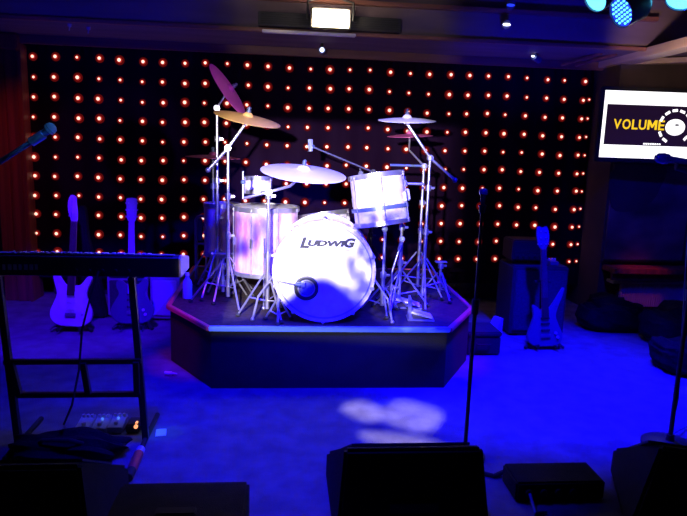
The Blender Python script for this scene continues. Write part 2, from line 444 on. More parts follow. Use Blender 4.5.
# ---------------------------------------------------------------- cymbals
def cymbal(label, px, py, y, half_px, ratio, roll_deg, m, below=True, name='crash_cymbal', bell=.022, lab_off=0):
    c = aty(px, py, y); d = (c-CP).normalized(); depth = (c-CP).dot(FW)
    rad = half_px*depth/FPX
    q = R(roll_deg)                                      # clockwise in the picture
    perp = (math.cos(q)*UP+math.sin(q)*RT); perp = (perp-d*perp.dot(d)).normalized()
    n = (perp*math.sqrt(1-ratio**2) + (d if below else -d)*ratio).normalized()
    mx = frame(c, n)
    b = MB(mx); bow = rad*.09
    prof = [(.006, bow+bell), (rad*.06, bow+bell), (rad*.12, bow+bell*.75), (rad*.17, bow*.97+.002)]
    prof += [(rad*t, bow*(1-t*t)) for t in (.22, .35, .5, .65, .8, .92, 1.0)]
    th = .0016
    full = prof + [(r, z-th) for r, z in reversed(prof)]
    b.lathe(full, 64, closed=True)
    t = thing(name, label, 'cymbal', c)
    part('disc', b, m, t)
    b = MB(mx); b.tube([(0, 0, bow+bell+.001), (0, 0, bow+bell+.014)], .014, 12); part('felt_washer', b, M['mic_blue'], t)
    b = MB(mx); b.tube([(0, 0, bow+bell+.014), (0, 0, bow+bell+.034)], [.008, .006], 10)
    b.box((-.016, -.003, bow+bell+.018), (.016, .003, bow+bell+.030), .002); part('wing_nut', b, M['mic_blue'], t)
    return mx @ V((0, 0, bow+bell-.004)), n
c_gold = cymbal('gold crash cymbal on the boom stand left of the white ride', 247.5, 119, 3.85, 33.5, .15, 10, M['bronze'], below=False)
c_ride = cymbal('largest cymbal, a bright white ride hung above the floor tom and bass drum', 303.5, 173, 3.66, 43, .205, 5.5, M['bronze_pale'], below=False, name='ride_cymbal')
c_right = cymbal('edge-on pink crash cymbal topmost on the right of the kit', 407, 120.5, 3.95, 29, .075, 2.5, M['bronze_pale'], below=False)
c_right2 = cymbal('thin dark cymbal just below the topmost right crash', 410, 136, 4.35, 23, .05, 0, M['bronze_red'], below=False)
c_left = cymbal('thin edge-on cymbal low behind the left cymbal stands', 213, 157.5, 4.45, 27, .04, 1, M['bronze_red'], below=False)
c_purple = cymbal('steeply tilted purple red cymbal highest on the left of the kit', 228, 90, 4.15, 29.5, .20, 56, M['bronze_red'], below=False)

# ---------------------------------------------------------------- hardware stands
def tripod(t, x, y, z0, spread, hub, rot=0., r=.008, m=None, foot=True):
    m = m or M['chrome']
    for k in range(3):
        q = rot+2*PI*k/3; d = V((math.cos(q), math.sin(q), 0)); b = MB()
        f = V((x, y, z0+.012))+d*spread
        b.tube([V((x, y, z0+hub))+d*.018, f], r*.75, 8)
        b.tube([V((x, y, z0+hub*.38))+d*.012, V((x, y, z0+.012)).lerp(V((x, y, z0+hub)), .42)+d*spread*.58], r*.55, 6)
        leg = part('leg', b, m, t)
        b = MB(); b.ball(f, .013, 2, (1.2, 1.2, .9)); part('rubber_foot', b, M['rubber'], leg)
def stand(name, label, x, y, top, z0=RZ, spread=.24, hub=.30, rot=.5, cat='stand', m=None, collars=(.45, .75), r=.0125):
    m = m or M['chrome']
    t = thing(name, label, cat, (x, y, z0))
    b = MB(); b.tube([(x, y, z0+.05), (x, y, z0+(top-z0)*.55)], r, 12); part('lower_tube', b, m, t)
    b = MB(); b.tube([(x, y, z0+(top-z0)*.55), (x, y, top)], r*.72, 12); part('upper_tube', b, m, t)
    for c in collars:
        z = z0+(top-z0)*c
        b = MB(); b.tube([(x, y, z-.018), (x, y, z+.018)], r*1.5, 12); b.box((x+r, y-.004, z-.008), (x+.042, y+.004, z+.008), .003)
        part('collar', b, m, t)
    tripod(t, x, y, z0, spread, hub, rot, m=m)
    return t
def arm(t, pts, r=.008, name='boom_arm', m=None):
    b = MB(); b.tube(pts, r, 10); return part(name, b, m or M['chrome'], t)
def clamp(t, c, name='tilter', r=.02, m=None):
    b = MB(); b.tube([V(c)-V((0, .02, 0)), V(c)+V((0, .02, 0))], r, 12); b.box(V(c)+V((-.006, -.045, -.014)), V(c)+V((.006, .0, .014)), .003)
    return part(name, b, m or M['chrome'], t)

# left: tall straight stand of the purple cymbal
p = aty(217, 108, 4.15)
s1 = stand('cymbal_stand', 'tall straight chrome stand holding the steep purple cymbal', p.x, 4.15, p.z, rot=.2, collars=(.42, .62, .84))
arm(s1, [(p.x, 4.15, p.z), c_purple[0]-c_purple[1]*.03, c_purple[0]], .007, 'cymbal_arm'); clamp(s1, p)
# left: boom stand of the gold crash
p = aty(228, 148, 3.85)
s2 = stand('cymbal_stand', 'chrome boom stand under the gold crash cymbal', p.x, 3.85, p.z, rot=.9, collars=(.45, .7))
e = aty(208, 170, 3.85); f = V(c_gold[0])-c_gold[1]*.05
arm(s2, [e, p, f], .009); clamp(s2, p); clamp(s2, f, r=.014); b = MB(); b.ball(e, .016); part('counterweight', b, M['chrome'], s2)
arm(s2, [f, c_gold[0]], .006, 'cymbal_rod')
# left rear: low stand of the edge-on cymbal
p = V(c_left[0])
s2b = stand('cymbal_stand', 'dim stand under the thin edge-on cymbal at the left rear', p.x, p.y, p.z, rot=1.4, m=M['chrome_dark'], spread=.2)
# ride stand in front of the floor tom
p = aty(268.5, 192, 3.56)
s3 = stand('cymbal_stand', 'chrome boom stand in front of the floor tom carrying the white ride', p.x, 3.56, p.z, rot=1.05, spread=.17, hub=.26, collars=(.5, .97))
e = aty(244, 198, 3.60); f = V(c_ride[0])-c_ride[1]*.05
arm(s3, [e, p, aty(290, 186, 3.6), f], .008); arm(s3, [f, c_ride[0]], .006, 'cymbal_rod'); clamp(s3, p); clamp(s3, f, r=.013)
arm(s3, [aty(243, 199, 3.60), aty(243, 171, 3.60)], .006, 'spare_rod'); b = MB(); b.ball(aty(243, 182, 3.60), .014); part('wing_nut', b, M['mic_blue'], s3)
# right: boom stand of the topmost crash
p = aty(430, 158, 3.92)
s4 = stand('cymbal_stand', 'chrome boom stand right of the white rack tom', p.x, 3.92, p.z, rot=.4, collars=(.5, .8))
e = aty(455, 180, 3.92); f = V(c_right[0])-c_right[1]*.05
arm(s4, [e, p, f], .009); arm(s4, [f, c_right[0]], .006, 'cymbal_rod'); clamp(s4, p); clamp(s4, f, r=.015); b = MB(); b.ball(e, .017); part('counterweight', b, M['mic_blue'], s4)
# right: second stand behind it, lower cymbal and tom arm
p = aty(424, 166, 4.2)
s5 = stand('cymbal_stand', 'thinner rear stand at right holding the lower dark cymbal', p.x, 4.2, p.z, rot=1.1, collars=(.5, .72))
f = V(c_right2[0])-c_right2[1]*.03
arm(s5, [p, aty(409, 150, 4.3), f, c_right2[0]], .007); clamp(s5, p)
q = aty(390, 165, 4.2); arm(s5, [p, q], .009, 'cross_bar', M['mic_blue'])
# tom stand
p = aty(404.5, 176, 3.80)
s6 = stand('tom_stand', 'chrome tom stand beside the right edge of the bass drum', p.x, 3.80, p.z, rot=.1, spread=.2, hub=.24, collars=(.35, .62))
tb = tmx @ V((.178, 0, .155)); arm(s6, [p-V((0, 0, .03)), V((p.x, 3.8, tb.z)), tb], .009, 'mount_arm')
q = aty(424, 184, 3.80); arm(s6, [V((p.x, 3.8, q.z)), q], .008, 'side_arm'); clamp(s6, V((p.x, 3.8, q.z)))
# hi-hat style foot stand behind the bass drum's right edge
p = aty(385, 236, 3.66)
s7 = stand('microphone_stand', 'short chrome stand with a white topped mic at the bass drum right edge', p.x, 3.66, p.z, rot=.6, spread=.14, hub=.16, collars=(.5,))
mc = thing('microphone', 'small white microphone on the short stand beside the bass drum', 'microphone', p)
b = MB(); b.tube([p+V((0, 0, .0)), p+V((-.004, -.01, .03))], .010, 12); part('body', b, M['chrome'], mc)
b = MB(); b.ball(p+V((-.005, -.012, .044)), .018, 2, (1, 1, 1.2)); part('mic_head', b, M['mic_grille'], mc)
# clip mic on low angled stand right of the drum
p = aty(399, 250, 3.74)
q = aty(392, 272, 3.72)
s8 = stand('microphone_stand', 'low angled microphone stand between the tom stand and bass drum', q.x, 3.72, q.z, rot=.3, spread=.13, hub=.12, collars=(.6,), r=.009)
arm(s8, [q, p], .007)
mc = thing('microphone', 'white microphone tip on the low angled stand right of the bass drum', 'microphone', p)
b = MB(); b.tube([p, p+V((.012, -.01, .055))], [.011, .014], 12); part('body', b, M['chrome'], mc)
b = MB(); b.ball(p+V((.014, -.012, .07)), .018); part('mic_head', b, M['mic_grille'], mc)

# pedals on the deck
def pedal(name, label, px, py, w, l, board, cat='pedal', ang=0.):
    p = atz(px, py, RZ); mx = Matrix.Translation(p) @ Matrix.Rotation(ang, 4, 'Z')
    t = thing(name, label, cat, p)
    b = MB(mx); b.box((-w/2, -l/2, .0005), (w/2, l/2, .010), .003); part('base_plate', b, M['chrome_dark'], t)
    b = MB(mx @ Matrix.Translation((0, -l*.42, .014)) @ Matrix.Rotation(R(14), 4, 'X')); b.box((-w*.42, 0, 0), (w*.42, l*.82, .010), .003)
    part('footboard', b, board, t)
    b = MB(mx); b.box((-w*.42, l*.44-.02, .008), (w*.42, l*.44, .03), .003)
    for s in (-1, 1): b.tube([(s*w*.45, l*.4, .008), (s*w*.45, l*.4, .13)], .007, 8)
    b.tube([(-w*.45, l*.4, .125), (w*.45, l*.4, .125)], .007, 8); part('yoke', b, M['chrome'], t)
    return t
pedal('hi_hat_pedal', 'tan foot pedal on the riser right of the bass drum', 406, 307, .115, .20, M['bronze_pale'], ang=R(80))
pedal('double_pedal', 'white topped foot pedal at the front right corner of the riser', 420, 319, .12, .16, M['white_head'], ang=R(84))
# hi-hat stand with its clutch further right
p = aty(441, 262, 4.05)
s9 = stand('percussion_stand', 'short steel stand at the right rear corner of the riser', p.x, 4.05, p.z, rot=.8, spread=.15, hub=.18, m=M['chrome_dark'], collars=(.5, .9))
b = MB(); b.box(p+V((-.04, -.02, -.004)), p+V((.04, .02, .006)), .003); part('plate', b, M['chrome_dark'], s9)
p = aty(325, 212, 4.2); sx, sz = p.x, p.z
sax = V((-.16, .10, 1)).normalized(); sbase = V((sx, 4.2, sz-.15))
drum('snare_drum', 'white snare drum peeking over the top of the bass drum', sbase, sax, .178, .14, M['pearl_white'], lugs=8)
s10 = stand('snare_stand', 'chrome basket stand under the snare behind the bass drum', sx, 4.2, sz-.27, rot=0.1, spread=.19, hub=.17, collars=(.55, .9))
for k in range(3):
    q = .4+2*PI*k/3; d = V((math.cos(q), math.sin(q), 0)); c = V((sx, 4.2, sz-.27)); e = sbase+d*.150+V((0, 0, -.014-.16*-d.x*-1*.95))
    arm(s10, [c, c+d*.09+V((0, 0, .05)), e], .007, 'basket_arm')
p = aty(223, 275, 3.98)
s11 = stand('percussion_stand', 'low crossed chrome stand between the left cymbal stands', p.x, 3.98, RZ+.27, rot=.25, spread=.16, hub=.24, collars=(.4, .8))
b = MB(); b.tube([(p.x-.07, 3.98, RZ+.30), (p.x+.07, 3.98, RZ+.30)], .008, 8); b.ball((p.x-.07, 3.98, RZ+.3), .014); b.ball((p.x+.07, 3.98, RZ+.3), .014); part('cross_bar', b, M['chrome'], s11)

# overhead microphone on its boom behind the kit
p = aty(373, 172, 4.45)
oh = stand('microphone_stand', 'dark boom stand rising behind the rack tom towards the upper left', p.x, 4.45, p.z, m=M['black'], rot=.3, spread=.22)
e = aty(313, 147, 4.2); arm(oh, [aty(385, 176, 4.5), p, e], .006, m=M['chrome_dark']); clamp(oh, p, m=M['black'])
mc = thing('microphone', 'small blue overhead microphone above the ride cymbal on a thin boom', 'microphone', e)
b = MB(); b.tube([e+V((.005, 0, 0)), e+V((-.018, -.01, .012))], .013, 12); part('body', b, M['mic_blue'], mc)
b = MB(); b.tube([e+V((-.016, -.01, -.028)), e+V((-.02, -.01, .05))], [.015, .017], 12); part('capsule', b, M['mic_grille'], mc)

# bass drum mic in front of the port
p = aty(281, 296, 3.36) if False else aty(284, 283.5, 3.40)
km = stand('microphone_stand', 'short chrome stand left of the bass drum reaching to its port', p.x-.03, 3.45, p.z, spread=.085, hub=.12, rot=2.6, r=.008, collars=(.6,))
e = aty(296, 284.5, 3.38); arm(km, [V((p.x-.03, 3.45, p.z)), e], .006)
mc = thing('microphone', 'blue bass drum microphone in front of the port ring', 'microphone', e)
b = MB(); b.tube([e, e+V((.03, 0, 0))], [.010, .017], 12); part('body', b, M['mic_blue'], mc)
b = MB(); b.tube([e+V((.03, 0, 0)), e+V((.048, 0, 0))], [.019, .016], 12); part('mic_head', b, M['mic_grille'], mc)

# blue-lit bent tube frame on the riser's left rear
a1, a2 = aty(196, 216, 4.5), aty(210.5, 216, 4.5)
tf = thing('tubular_rack', 'bent steel tube rack lit blue at the left rear of the riser', 'rack', ((a1.x+a2.x)/2, 4.5, RZ))
b = MB(); z = a1.z
b.tube([(a1.x, 4.5, RZ+.01), (a1.x, 4.5, z-.03), (a1.x+.012, 4.5, z-.008), (a1.x+.03, 4.5, z), (a2.x-.03, 4.5, z), (a2.x-.012, 4.5, z-.008), (a2.x, 4.5, z-.03), (a2.x, 4.5, RZ+.01)], .012, 12)
part('tube_frame', b, M['chrome_dark'], tf)
b = MB(); b.box((a1.x+.012, 4.495, RZ+.30), (a1.x+.045, 4.505, z-.015), .003); part('side_panel', b, M['guitar_blue'], tf)
b = MB(); b.tube([(a1.x, 4.5, RZ+.28), (a2.x, 4.5, RZ+.28)], .009, 8); part('cross_bar', b, M['chrome_dark'], tf)
for x in (a1.x, a2.x):
    b = MB(); b.tube([(x, 4.38, RZ+.012), (x, 4.62, RZ+.012)], .011, 8); part('foot', b, M['rubber'], tf)

# water bottle on the riser's left corner
p = atz(187.5, 298, RZ)
wb = thing('water_bottle', 'small blue water bottle standing on the left corner of the riser', 'bottle', p)
b = MB(Matrix.Translation(p)); b.lathe([(0, .001), (.030, .001), (.032, .01), (.030, .05), (.032, .09), (.026, .115), (.013, .135), (.012, .148)], 24); part('bottle_body', b, M['pet'], wb)
b = MB(Matrix.Translation(p)); b.lathe([(0, .168), (.014, .168), (.0145, .148), (0, .148)], 20); part('cap', b, M['key_white'], wb)

# ---------------------------------------------------------------- electric keyboard on its stand (left foreground)
KX0, KX1, KY, KZ = -1.72, -.452, 2.72, .765
kb = thing('electric_keyboard', 'long black electric keyboard seen from behind on a black frame stand', 'keyboard', ((KX0+KX1)/2, KY+.15, KZ))
# profile in (y, z): tall back panel towards the viewer, keys beyond it
prof = [(0, .005), (.0, .088), (.012, .098), (.045, .098), (.09, .036), (.22, .022), (.235, .018), (.235, .0), (.02, 0)]
mxk = Matrix(((0, 0, 1, KX0+.012), (1, 0, 0, KY), (0, 1, 0, KZ), (0, 0, 0, 1)))
b = MB(); b.prism(prof, KX1-KX0-.024, mxk); part('case', b, M['plastic'], kb)
for x in (KX0, KX1-.010):
    b = MB(); b.prism([(y, z) for y, z in prof[:4]]+[(.235, .060), (.235, 0), (.02, 0)], .010, Matrix(((0, 0, 1, x), (1, 0, 0, KY), (0, 1, 0, KZ), (0, 0, 0, 1))), .003)
    part('end_cap', b, M['endcap'], kb, 'pale end cheek of the keyboard')
b = MB(); n = 52
for k in range(n):
    x = KX0+.05+(KX1-KX0-.10)*k/n; b.box((x, KY+.10, KZ+.03), (x+(KX1-KX0-.10)/n*.9, KY+.228, KZ+.046), .002)
part('white_keys', b, M['key_white'], kb, kind='stuff')
b = MB()
for k in range(52):
    if k % 7 in (0, 1, 3, 4, 5):
        x = KX0+.05+(KX1-KX0-.10)*(k+.72)/n; b.box((x, KY+.10, KZ+.045), (x+.012, KY+.18, KZ+.056), .002)
part('black_keys', b, M['ink'], kb, kind='stuff')
b = MB(); b.box((KX0+.03, KY+.006, KZ+.0965), (KX1-.03, KY+.042, KZ+.101), .002); part('top_rail', b, M['chrome_dark'], kb)
rng = random.Random(4)
for k in range(26):
    x = KX0+.56+(KX1-KX0-.68)*k/26+rng.uniform(-.005, .005)
    b = MB(); b.box((x, KY+.008, KZ+.100), (x+rng.uniform(.008, .02), KY+.03, KZ+.106), .001)
    part('slider', b, M['key_white'] if k % 3 else M['print_blue'], kb)
b = MB()
for k in range(7):
    p0 = aty(5+k*5.4, 270, KY-.001); w = .0235*(1 if k % 3 else .8)
    b.box((p0.x-.01, KY-.002, p0.z), (p0.x-.01+w*.65, KY, p0.z+.025), .001)
part('lettering', b, M['print_blue'], kb, 'faint blue lettering on the back panel')
b = MB()
for k in range(6): b.tube([(-.95+k*.055, KY-.008, KZ+.03), (-.95+k*.055, KY+.01, KZ+.03)], .007, 10)
part('socket_row', b, M['rubber'], kb)

ks = thing('keyboard_stand', 'black steel frame stand under the electric keyboard', 'stand', (-1.05, 2.80, 0))
def bar(mb, a, c, w): mb.tube([a, c], w, 4); return mb
for (pa, pb) in (((131.5, 279), (146, 441)), ((-2, 279), (19, 446))):
    a = aty(*pa, 2.74); c = atz(*pb, 0); a.z = KZ-.004; c.z = .012
    b = MB(); b.tube([a, c], .019, 4); leg = part('leg', b, M['black'], ks)
    b = MB(); b.tube([c+V((0, -.14, 0)), c+V((0, .26, 0))], .012, 8); part('floor_bar', b, M['rubber'], leg)
    b = MB(); b.tube([a+V((0, -.02, 0)), a+V((0, .30, 0))], .012, 4); part('support_arm', b, M['black'], ks)
for (pa, pb) in (((4, 362), (141, 361)), ((14, 395), (141, 394))):
    b = MB(); b.tube([aty(*pa, 2.715), aty(*pb, 2.715)], .015, 4); part('cross_bar', b, M['black'], ks)
for (pa, pb) in (((83, 363), (88.5, 394)), ((11, 363), (19, 394)), ((136, 362), (137, 394))):
    b = MB(); b.tube([aty(*pa, 2.70), aty(*pb, 2.70)], .017, 4); part('upright', b, M['black'], ks)
b = MB()
b.tube([(-.80, 2.71, KZ+.03), (-.83, 2.66, KZ-.1), aty(82, 330, 2.66), aty(79, 370, 2.66), aty(72, 405, 2.62), atz(64, 424, .008)], .005, 6)
solo('power_cable', b, M['rubber'], 'thin black cable hanging from the back of the keyboard to the floor', 'cable', (-.9, 2.64, 0))

# ---------------------------------------------------------------- guitars
def guitar(label, foot, lean, scale, bodymat, outline, headstyle, yaw=0., guard=None, roll=0., headmat=None, pickmat=None, neckmat=None):
    # local: x across, y up along the strings, z towards the viewer
    rot = Matrix.Rotation(yaw, 4, 'Z') @ Matrix.Rotation(R(90)+lean, 4, 'X') @ Matrix.Rotation(roll, 4, 'Z')
    mx = Matrix.Translation(foot) @ rot @ Matrix.Scale(scale, 4) @ Matrix.Translation((0, 0, -.0))
    t = thing('electric_guitar', label, 'guitar', foot)
    b = MB(mx); b.prism(smooth(outline, 4), .042, None, .006); part('body', b, bodymat, t)
    b = MB(mx); b.prism([(-.028, .27), (.028, .27), (.021, .80), (-.021, .80)], .016, Matrix.Translation((0, 0, .040)), .003); part('neck', b, neckmat or M['maple'], t)
    b = MB(mx); b.prism([(-.028, .24), (.028, .24), (.021, .795), (-.021, .795)], .005, Matrix.Translation((0, 0, .057))); part('fingerboard', b, neckmat or M['rosewood'], t)
    b = MB(mx); b.prism(smooth(headstyle, 3), .016, Matrix.Translation((0, 0, .036)), .003); part('headstock', b, headmat or bodymat, t)
    for k in range(6):
        xs = -.035 if len(headstyle) % 2 else (.036 if k % 2 else -.036)
        y = .84+.026*k if len(headstyle) % 2 else .84+.052*(k//2)
        b = MB(mx); b.tube([(xs*.55, y, .05), (xs*.55, y, .066)], .005, 8); b.tube([(xs*.55, y, .043), (xs*1.15, y, .043)], .003, 6); b.box((xs*1.15-.006, y-.007, .036), (xs*1.15+.006, y+.007, .050), .002)
        part('tuning_peg', b, M['chrome'], t)
    if guard:
        b = MB(mx); b.prism(smooth(guard[0], 3), .003, Matrix.Translation((0, 0, .042))); part('pickguard', b, guard[1], t)
    for y in (.135, .19, .235):
        b = MB(mx); b.box((-.038, y-.009, .043), (.038, y+.009, .053), .004); part('pickup', b, pickmat or M['plastic'], t)
    b = MB(mx); b.box((-.04, .075, .043), (.04, .105, .056), .003); part('bridge', b, M['chrome_dark'], t)
    b = MB(mx)
    for k in range(6): x = -.0235+.0094*k; b.tube([(x, .09, .058), (x*.72, .80, .066), (x*.7, .86, .062)], .0007, 4)
    part('strings', b, M['chrome_dark'], t, kind='stuff')
    for k, (x, y) in enumerate(((.085, .11), (.10, .075))):
        b = MB(mx); b.tube([(x, y, .043), (x, y, .058)], [.011, .009], 12); part('knob', b, M['key_white'], t)
    return t, mx
def gstand(label, foot, x_w=.13, mlean=.14):
    t = thing('guitar_stand', label, 'stand', foot+V((0, .1, 0)))
    f = foot
    top = f+V((0, .13, .46))
    b = MB(); b.tube([top, f+V((0, .085, .05))], .010, 8); part('upright', b, M['black'], t)
    for s in (-1, 1):
        b = MB(); b.tube([f+V((0, .09, .10)), f+V((s*x_w*1.1, -.02, .012))], .010, 8); part('leg', b, M['black'], t)
        b = MB(); b.tube([f+V((0, .088, .055)), f+V((s*.06, .045, .055-.02)), f+V((s*.075, -.08, .03)), f+V((s*.075, -.085, .055))], .009, 8); part('cradle_arm', b, M['black'], t)
    b = MB(); b.tube([f+V((0, .09, .10)), f+V((0, .26, .012))], .010, 8); part('leg', b, M['black'], t)
    b = MB(); b.tube([top+V((-.05, -.03, 0)), top+V((-.05, 0, 0)), top, top+V((.05, 0, 0)), top+V((.05, -.03, 0))], .007, 8); part('neck_yoke', b, M['rubber'], t)
    return t
strat = [(0, 0), (.09, .006), (.145, .05), (.155, .11), (.13, .18), (.108, .24), (.118, .30), (.140, .355), (.138, .385), (.112, .385), (.075, .335), (.04, .315), (-.04, .315), (-.07, .34), (-.105, .39), (-.135, .40), (-.142, .375), (-.125, .31), (-.11, .245), (-.13, .18), (-.155, .11), (-.145, .05), (-.09, .006)]
sg = [(-.02, .8), (-.032, .83), (-.048, .88), (-.05, .95), (-.03, .995), (.005, .985), (.012, .94), (.022, .87), (.021, .8)]
guard = ([(-.10, .33), (-.09, .24), (-.07, .14), (.02, .11), (.09, .13), (.085, .2), (.10, .33), (.06, .30), (-.05, .30)], M['key_white'])
p = atz(71, 333, 0); gf = V((p.x, 4.42, .045))
guitar('white electric guitar on a stand below the keyboard at left', gf, -R(7), .93, M['guitar_white'], strat, sg, R(-2), guard, -R(2.2), None, M['key_white'])
gstand('black guitar stand holding the white guitar', V((p.x, 4.42, 0)))
# second guitar, blue headstock over the keyboard
lp = [(0, 0), (.10, .008), (.155, .06), (.16, .12), (.125, .19), (.10, .24), (.115, .29), (.12, .33), (.10, .355), (.06, .325), (.04, .31), (-.04, .31), (-.08, .34), (-.115, .335), (-.118, .29), (-.10, .24), (-.125, .19), (-.16, .12), (-.155, .06), (-.10, .008)]
h2 = [(-.02, .8), (-.036, .84), (-.038, .92), (-.04, .975), (-.012, .985), (.012, .985), (.04, .975), (.038, .92), (.036, .84), (.02, .8)]
p2 = aty(133, 318, 4.48); gf2 = V((p2.x, 4.48, .05))
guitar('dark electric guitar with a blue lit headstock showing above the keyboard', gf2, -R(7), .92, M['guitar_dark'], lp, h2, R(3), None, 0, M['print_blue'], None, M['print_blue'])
gstand('black guitar stand holding the dark guitar in front of the left amplifier', V((p2.x, 4.48, 0)))

# gig bag standing behind the white guitar
p = aty(88, 300, 4.62); q = aty(82, 206, 4.82)
b = MB(); prof = [(-.14, 0), (.14, 0), (.15, .10), (.10, .38), (.045, .62), (.03, q.z-.03), (.0, q.z), (-.03, q.z-.03), (-.045, .62), (-.10, .38), (-.15, .10)]
mx2 = Matrix.Translation((q.x, 4.86, 0)) @ Matrix.Rotation(R(90), 4, 'X')
gb = thing('gig_bag', 'black pointed gig bag standing behind the white guitar', 'bag', (q.x, 4.86, 0))
b.prism(smooth(prof, 3), .09, mx2, .015); part('bag_body', b, M['bag'], gb)
b = MB(); b.tube([(q.x-.03, 4.775, .40), (q.x-.03, 4.745, .46), (q.x+.03, 4.745, .46), (q.x+.03, 4.775, .40)], .008, 6); part('handle', b, M['rubber'], gb)

# ---------------------------------------------------------------- amplifiers
def amp(name, label, x0, x1, y0, y1, z1, front, box, knobs=0, split=0., carry=True):
    t = thing(name, label, 'amplifier', ((x0+x1)/2, (y0+y1)/2, 0))
    b = MB(); b.box((x0, y0+.012, .012), (x1, y1, z1), .010); part('cabinet', b, box, t)
    b = MB(); b.box((x0+.02, y0, .045), (x1-.02, y0+.02, z1-.03-split), .004); part('grille', b, front, t)
    if split:
        b = MB(); b.box((x0+.02, y0+.002, z1-split-.01), (x1-.02, y0+.02, z1-.025), .004); pn = part('control_panel', b, M['plastic'], t)
        for k in range(knobs):
            x = x0+.06+(x1-x0-.12)*k/(knobs-1); b = MB(); b.tube([(x, y0-.012, z1-split*.55), (x, y0+.004, z1-split*.55)], .009, 10); part('knob', b, M['print_blue'], pn)
    for sx in (x0+.04, x1-.04):
        for sy in (y0+.05, y1-.05):
            b = MB(); b.lathe([(0, .0), (.014, .0), (.016, .016), (0, .016)], 14, Matrix.Translation((sx, sy, 0))); part('foot', b, M['rubber'], t)
    if not carry: return t
    b = MB(); xm = (x0+x1)/2; ym = (y0+y1)/2; b.tube([(xm-.09, ym, z1), (xm-.08, ym, z1+.018), (xm+.08, ym, z1+.018), (xm+.09, ym, z1)], .007, 8); part('handle', b, M['rubber'], t)
    return t
# left pair behind the guitars: tall dark one and the pale one lit blue
p0 = aty(107, 300, 4.78); p1 = aty(150, 300, 4.78)
amp('guitar_amplifier', 'dark guitar amplifier behind the dark guitar at left', p0.x, p1.x-.02, 4.78, 5.06, .40, M['grille'], M['grey_tolex'], 5, .07)
p0 = aty(150, 300, 4.70); p1 = aty(179, 300, 4.70)
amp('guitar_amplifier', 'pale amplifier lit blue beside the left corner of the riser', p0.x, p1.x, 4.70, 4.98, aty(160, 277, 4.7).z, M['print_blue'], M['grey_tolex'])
# right cabinet
p0 = aty(512, 300, 4.36); p1 = aty(567, 300, 4.36); AZ = .535
amp('speaker_cabinet', 'tall speaker cabinet behind the blue guitar right of the riser', p0.x, p1.x, 4.36, 4.70, AZ, M['grille'], M['tolex'], carry=False)
h0, h1 = aty(507, 262, 4.440), aty(547, 262, 4.440)
ah = thing('amplifier_head', 'black amplifier head on top of the right speaker cabinet', 'amplifier', ((h0.x+h1.x)/2, 4.560, AZ+.02))
hx0 = p0.x+.005
b = MB(); b.box((hx0, 4.440, AZ+.028), (hx0+.27, 4.660, AZ+.185), .010); part('case', b, M['plastic'], ah)
b = MB(); b.box((hx0+.015, 4.432, AZ+.04), (hx0+.255, 4.442, AZ+.10), .003); part('control_panel', b, M['black'], ah)
for k in range(5):
    x = hx0+.04+.045*k; b = MB(); b.tube([(x, 4.422, AZ+.07), (x, 4.434, AZ+.07)], .010, 10); part('knob', b, M['rubber'], ah)
for x in (hx0+.03, hx0+.24):
    b = MB(); b.box((x-.012, 4.480, AZ+.0005), (x+.012, 4.620, AZ+.03), .003); part('foot', b, M['rubber'], ah)
p = aty(551, 266, 4.460)
tn = thing('stomp_box', 'small blue stomp box on the right end of the speaker cabinet top', 'pedal', (p.x, 4.470, AZ))
b = MB(); b.box((p.x-.035, 4.400, AZ+.0005), (p.x+.035, 4.500, AZ+.035), .006); part('housing', b, M['guitar_blue'], tn)
for x in (-.02, .005, .025):
    b = MB(); b.tube([(p.x+x, 4.460, AZ+.034), (p.x+x, 4.460, AZ+.05)], .008, 10); part('knob', b, M['key_white'], tn)

# right guitar leaning on the cabinet
horn = [(0, 0), (.085, .004), (.135, .04), (.145, .10), (.115, .18), (.095, .25), (.115, .32), (.150, .40), (.172, .465), (.160, .475), (.115, .41), (.07, .345), (.035, .31), (-.035, .31), (-.06, .33), (-.085, .345), (-.098, .32), (-.092, .25), (-.115, .18), (-.145, .10), (-.135, .04), (-.085, .004)]
p = atz(540, 346, 0); gf3 = V((p.x, 4.07, .02))
h3 = [(-.02, .8), (-.046, .85), (-.055, .93), (-.04, .985), (.0, .975), (.03, .985), (.05, .93), (.046, .85), (.02, .8), (0, .8)]
guitar('blue electric guitar with a long horn leaning on the right speaker cabinet', gf3, -R(9), .86, M['guitar_blue'], horn, h3, R(-2), None, R(3.2))
gstand('black guitar stand under the blue guitar at right', V((p.x, 4.07, 0)))

# low black case beside the riser, and small bits near it
p0, p1 = aty(464, 352, 3.92), aty(500, 352, 3.92)
cs = thing('equipment_case', 'low black equipment case on the floor right of the riser', 'case', ((p0.x+p1.x)/2+.03, 4.05, 0))
b = MB(); b.box((p0.x+.02, 3.92, .004), (p1.x, 4.16, .13), .008); part('case_body', b, M['tolex'], cs)
b = MB(); b.box((p0.x+.015, 3.915, .132), (p1.x+.005, 4.165, .165), .008); part('lid', b, M['tolex'], cs)
b = MB(); xm = (p0.x+p1.x)/2; b.tube([(xm-.04, 3.915, .08), (xm-.035, 3.90, .08), (xm+.045, 3.90, .08), (xm+.05, 3.915, .08)], .006, 8); part('handle', b, M['rubber'], cs)
p = atz(494, 334, 0)
b = MB(); bx = Matrix.Translation(p) @ Matrix.Rotation(R(20), 4, 'Z'); b.M = bx
b.prism([(-.05, 0), (.04, 0), (.04, .13), (.02, .13)], .10, Matrix.Rotation(R(90), 4, 'X') @ Matrix.Translation((0, 0, -.05)), .006)
solo('wedge_block', b, M['radiator'], 'small pale slanted block on the floor between riser and speaker cabinet', 'block', p)

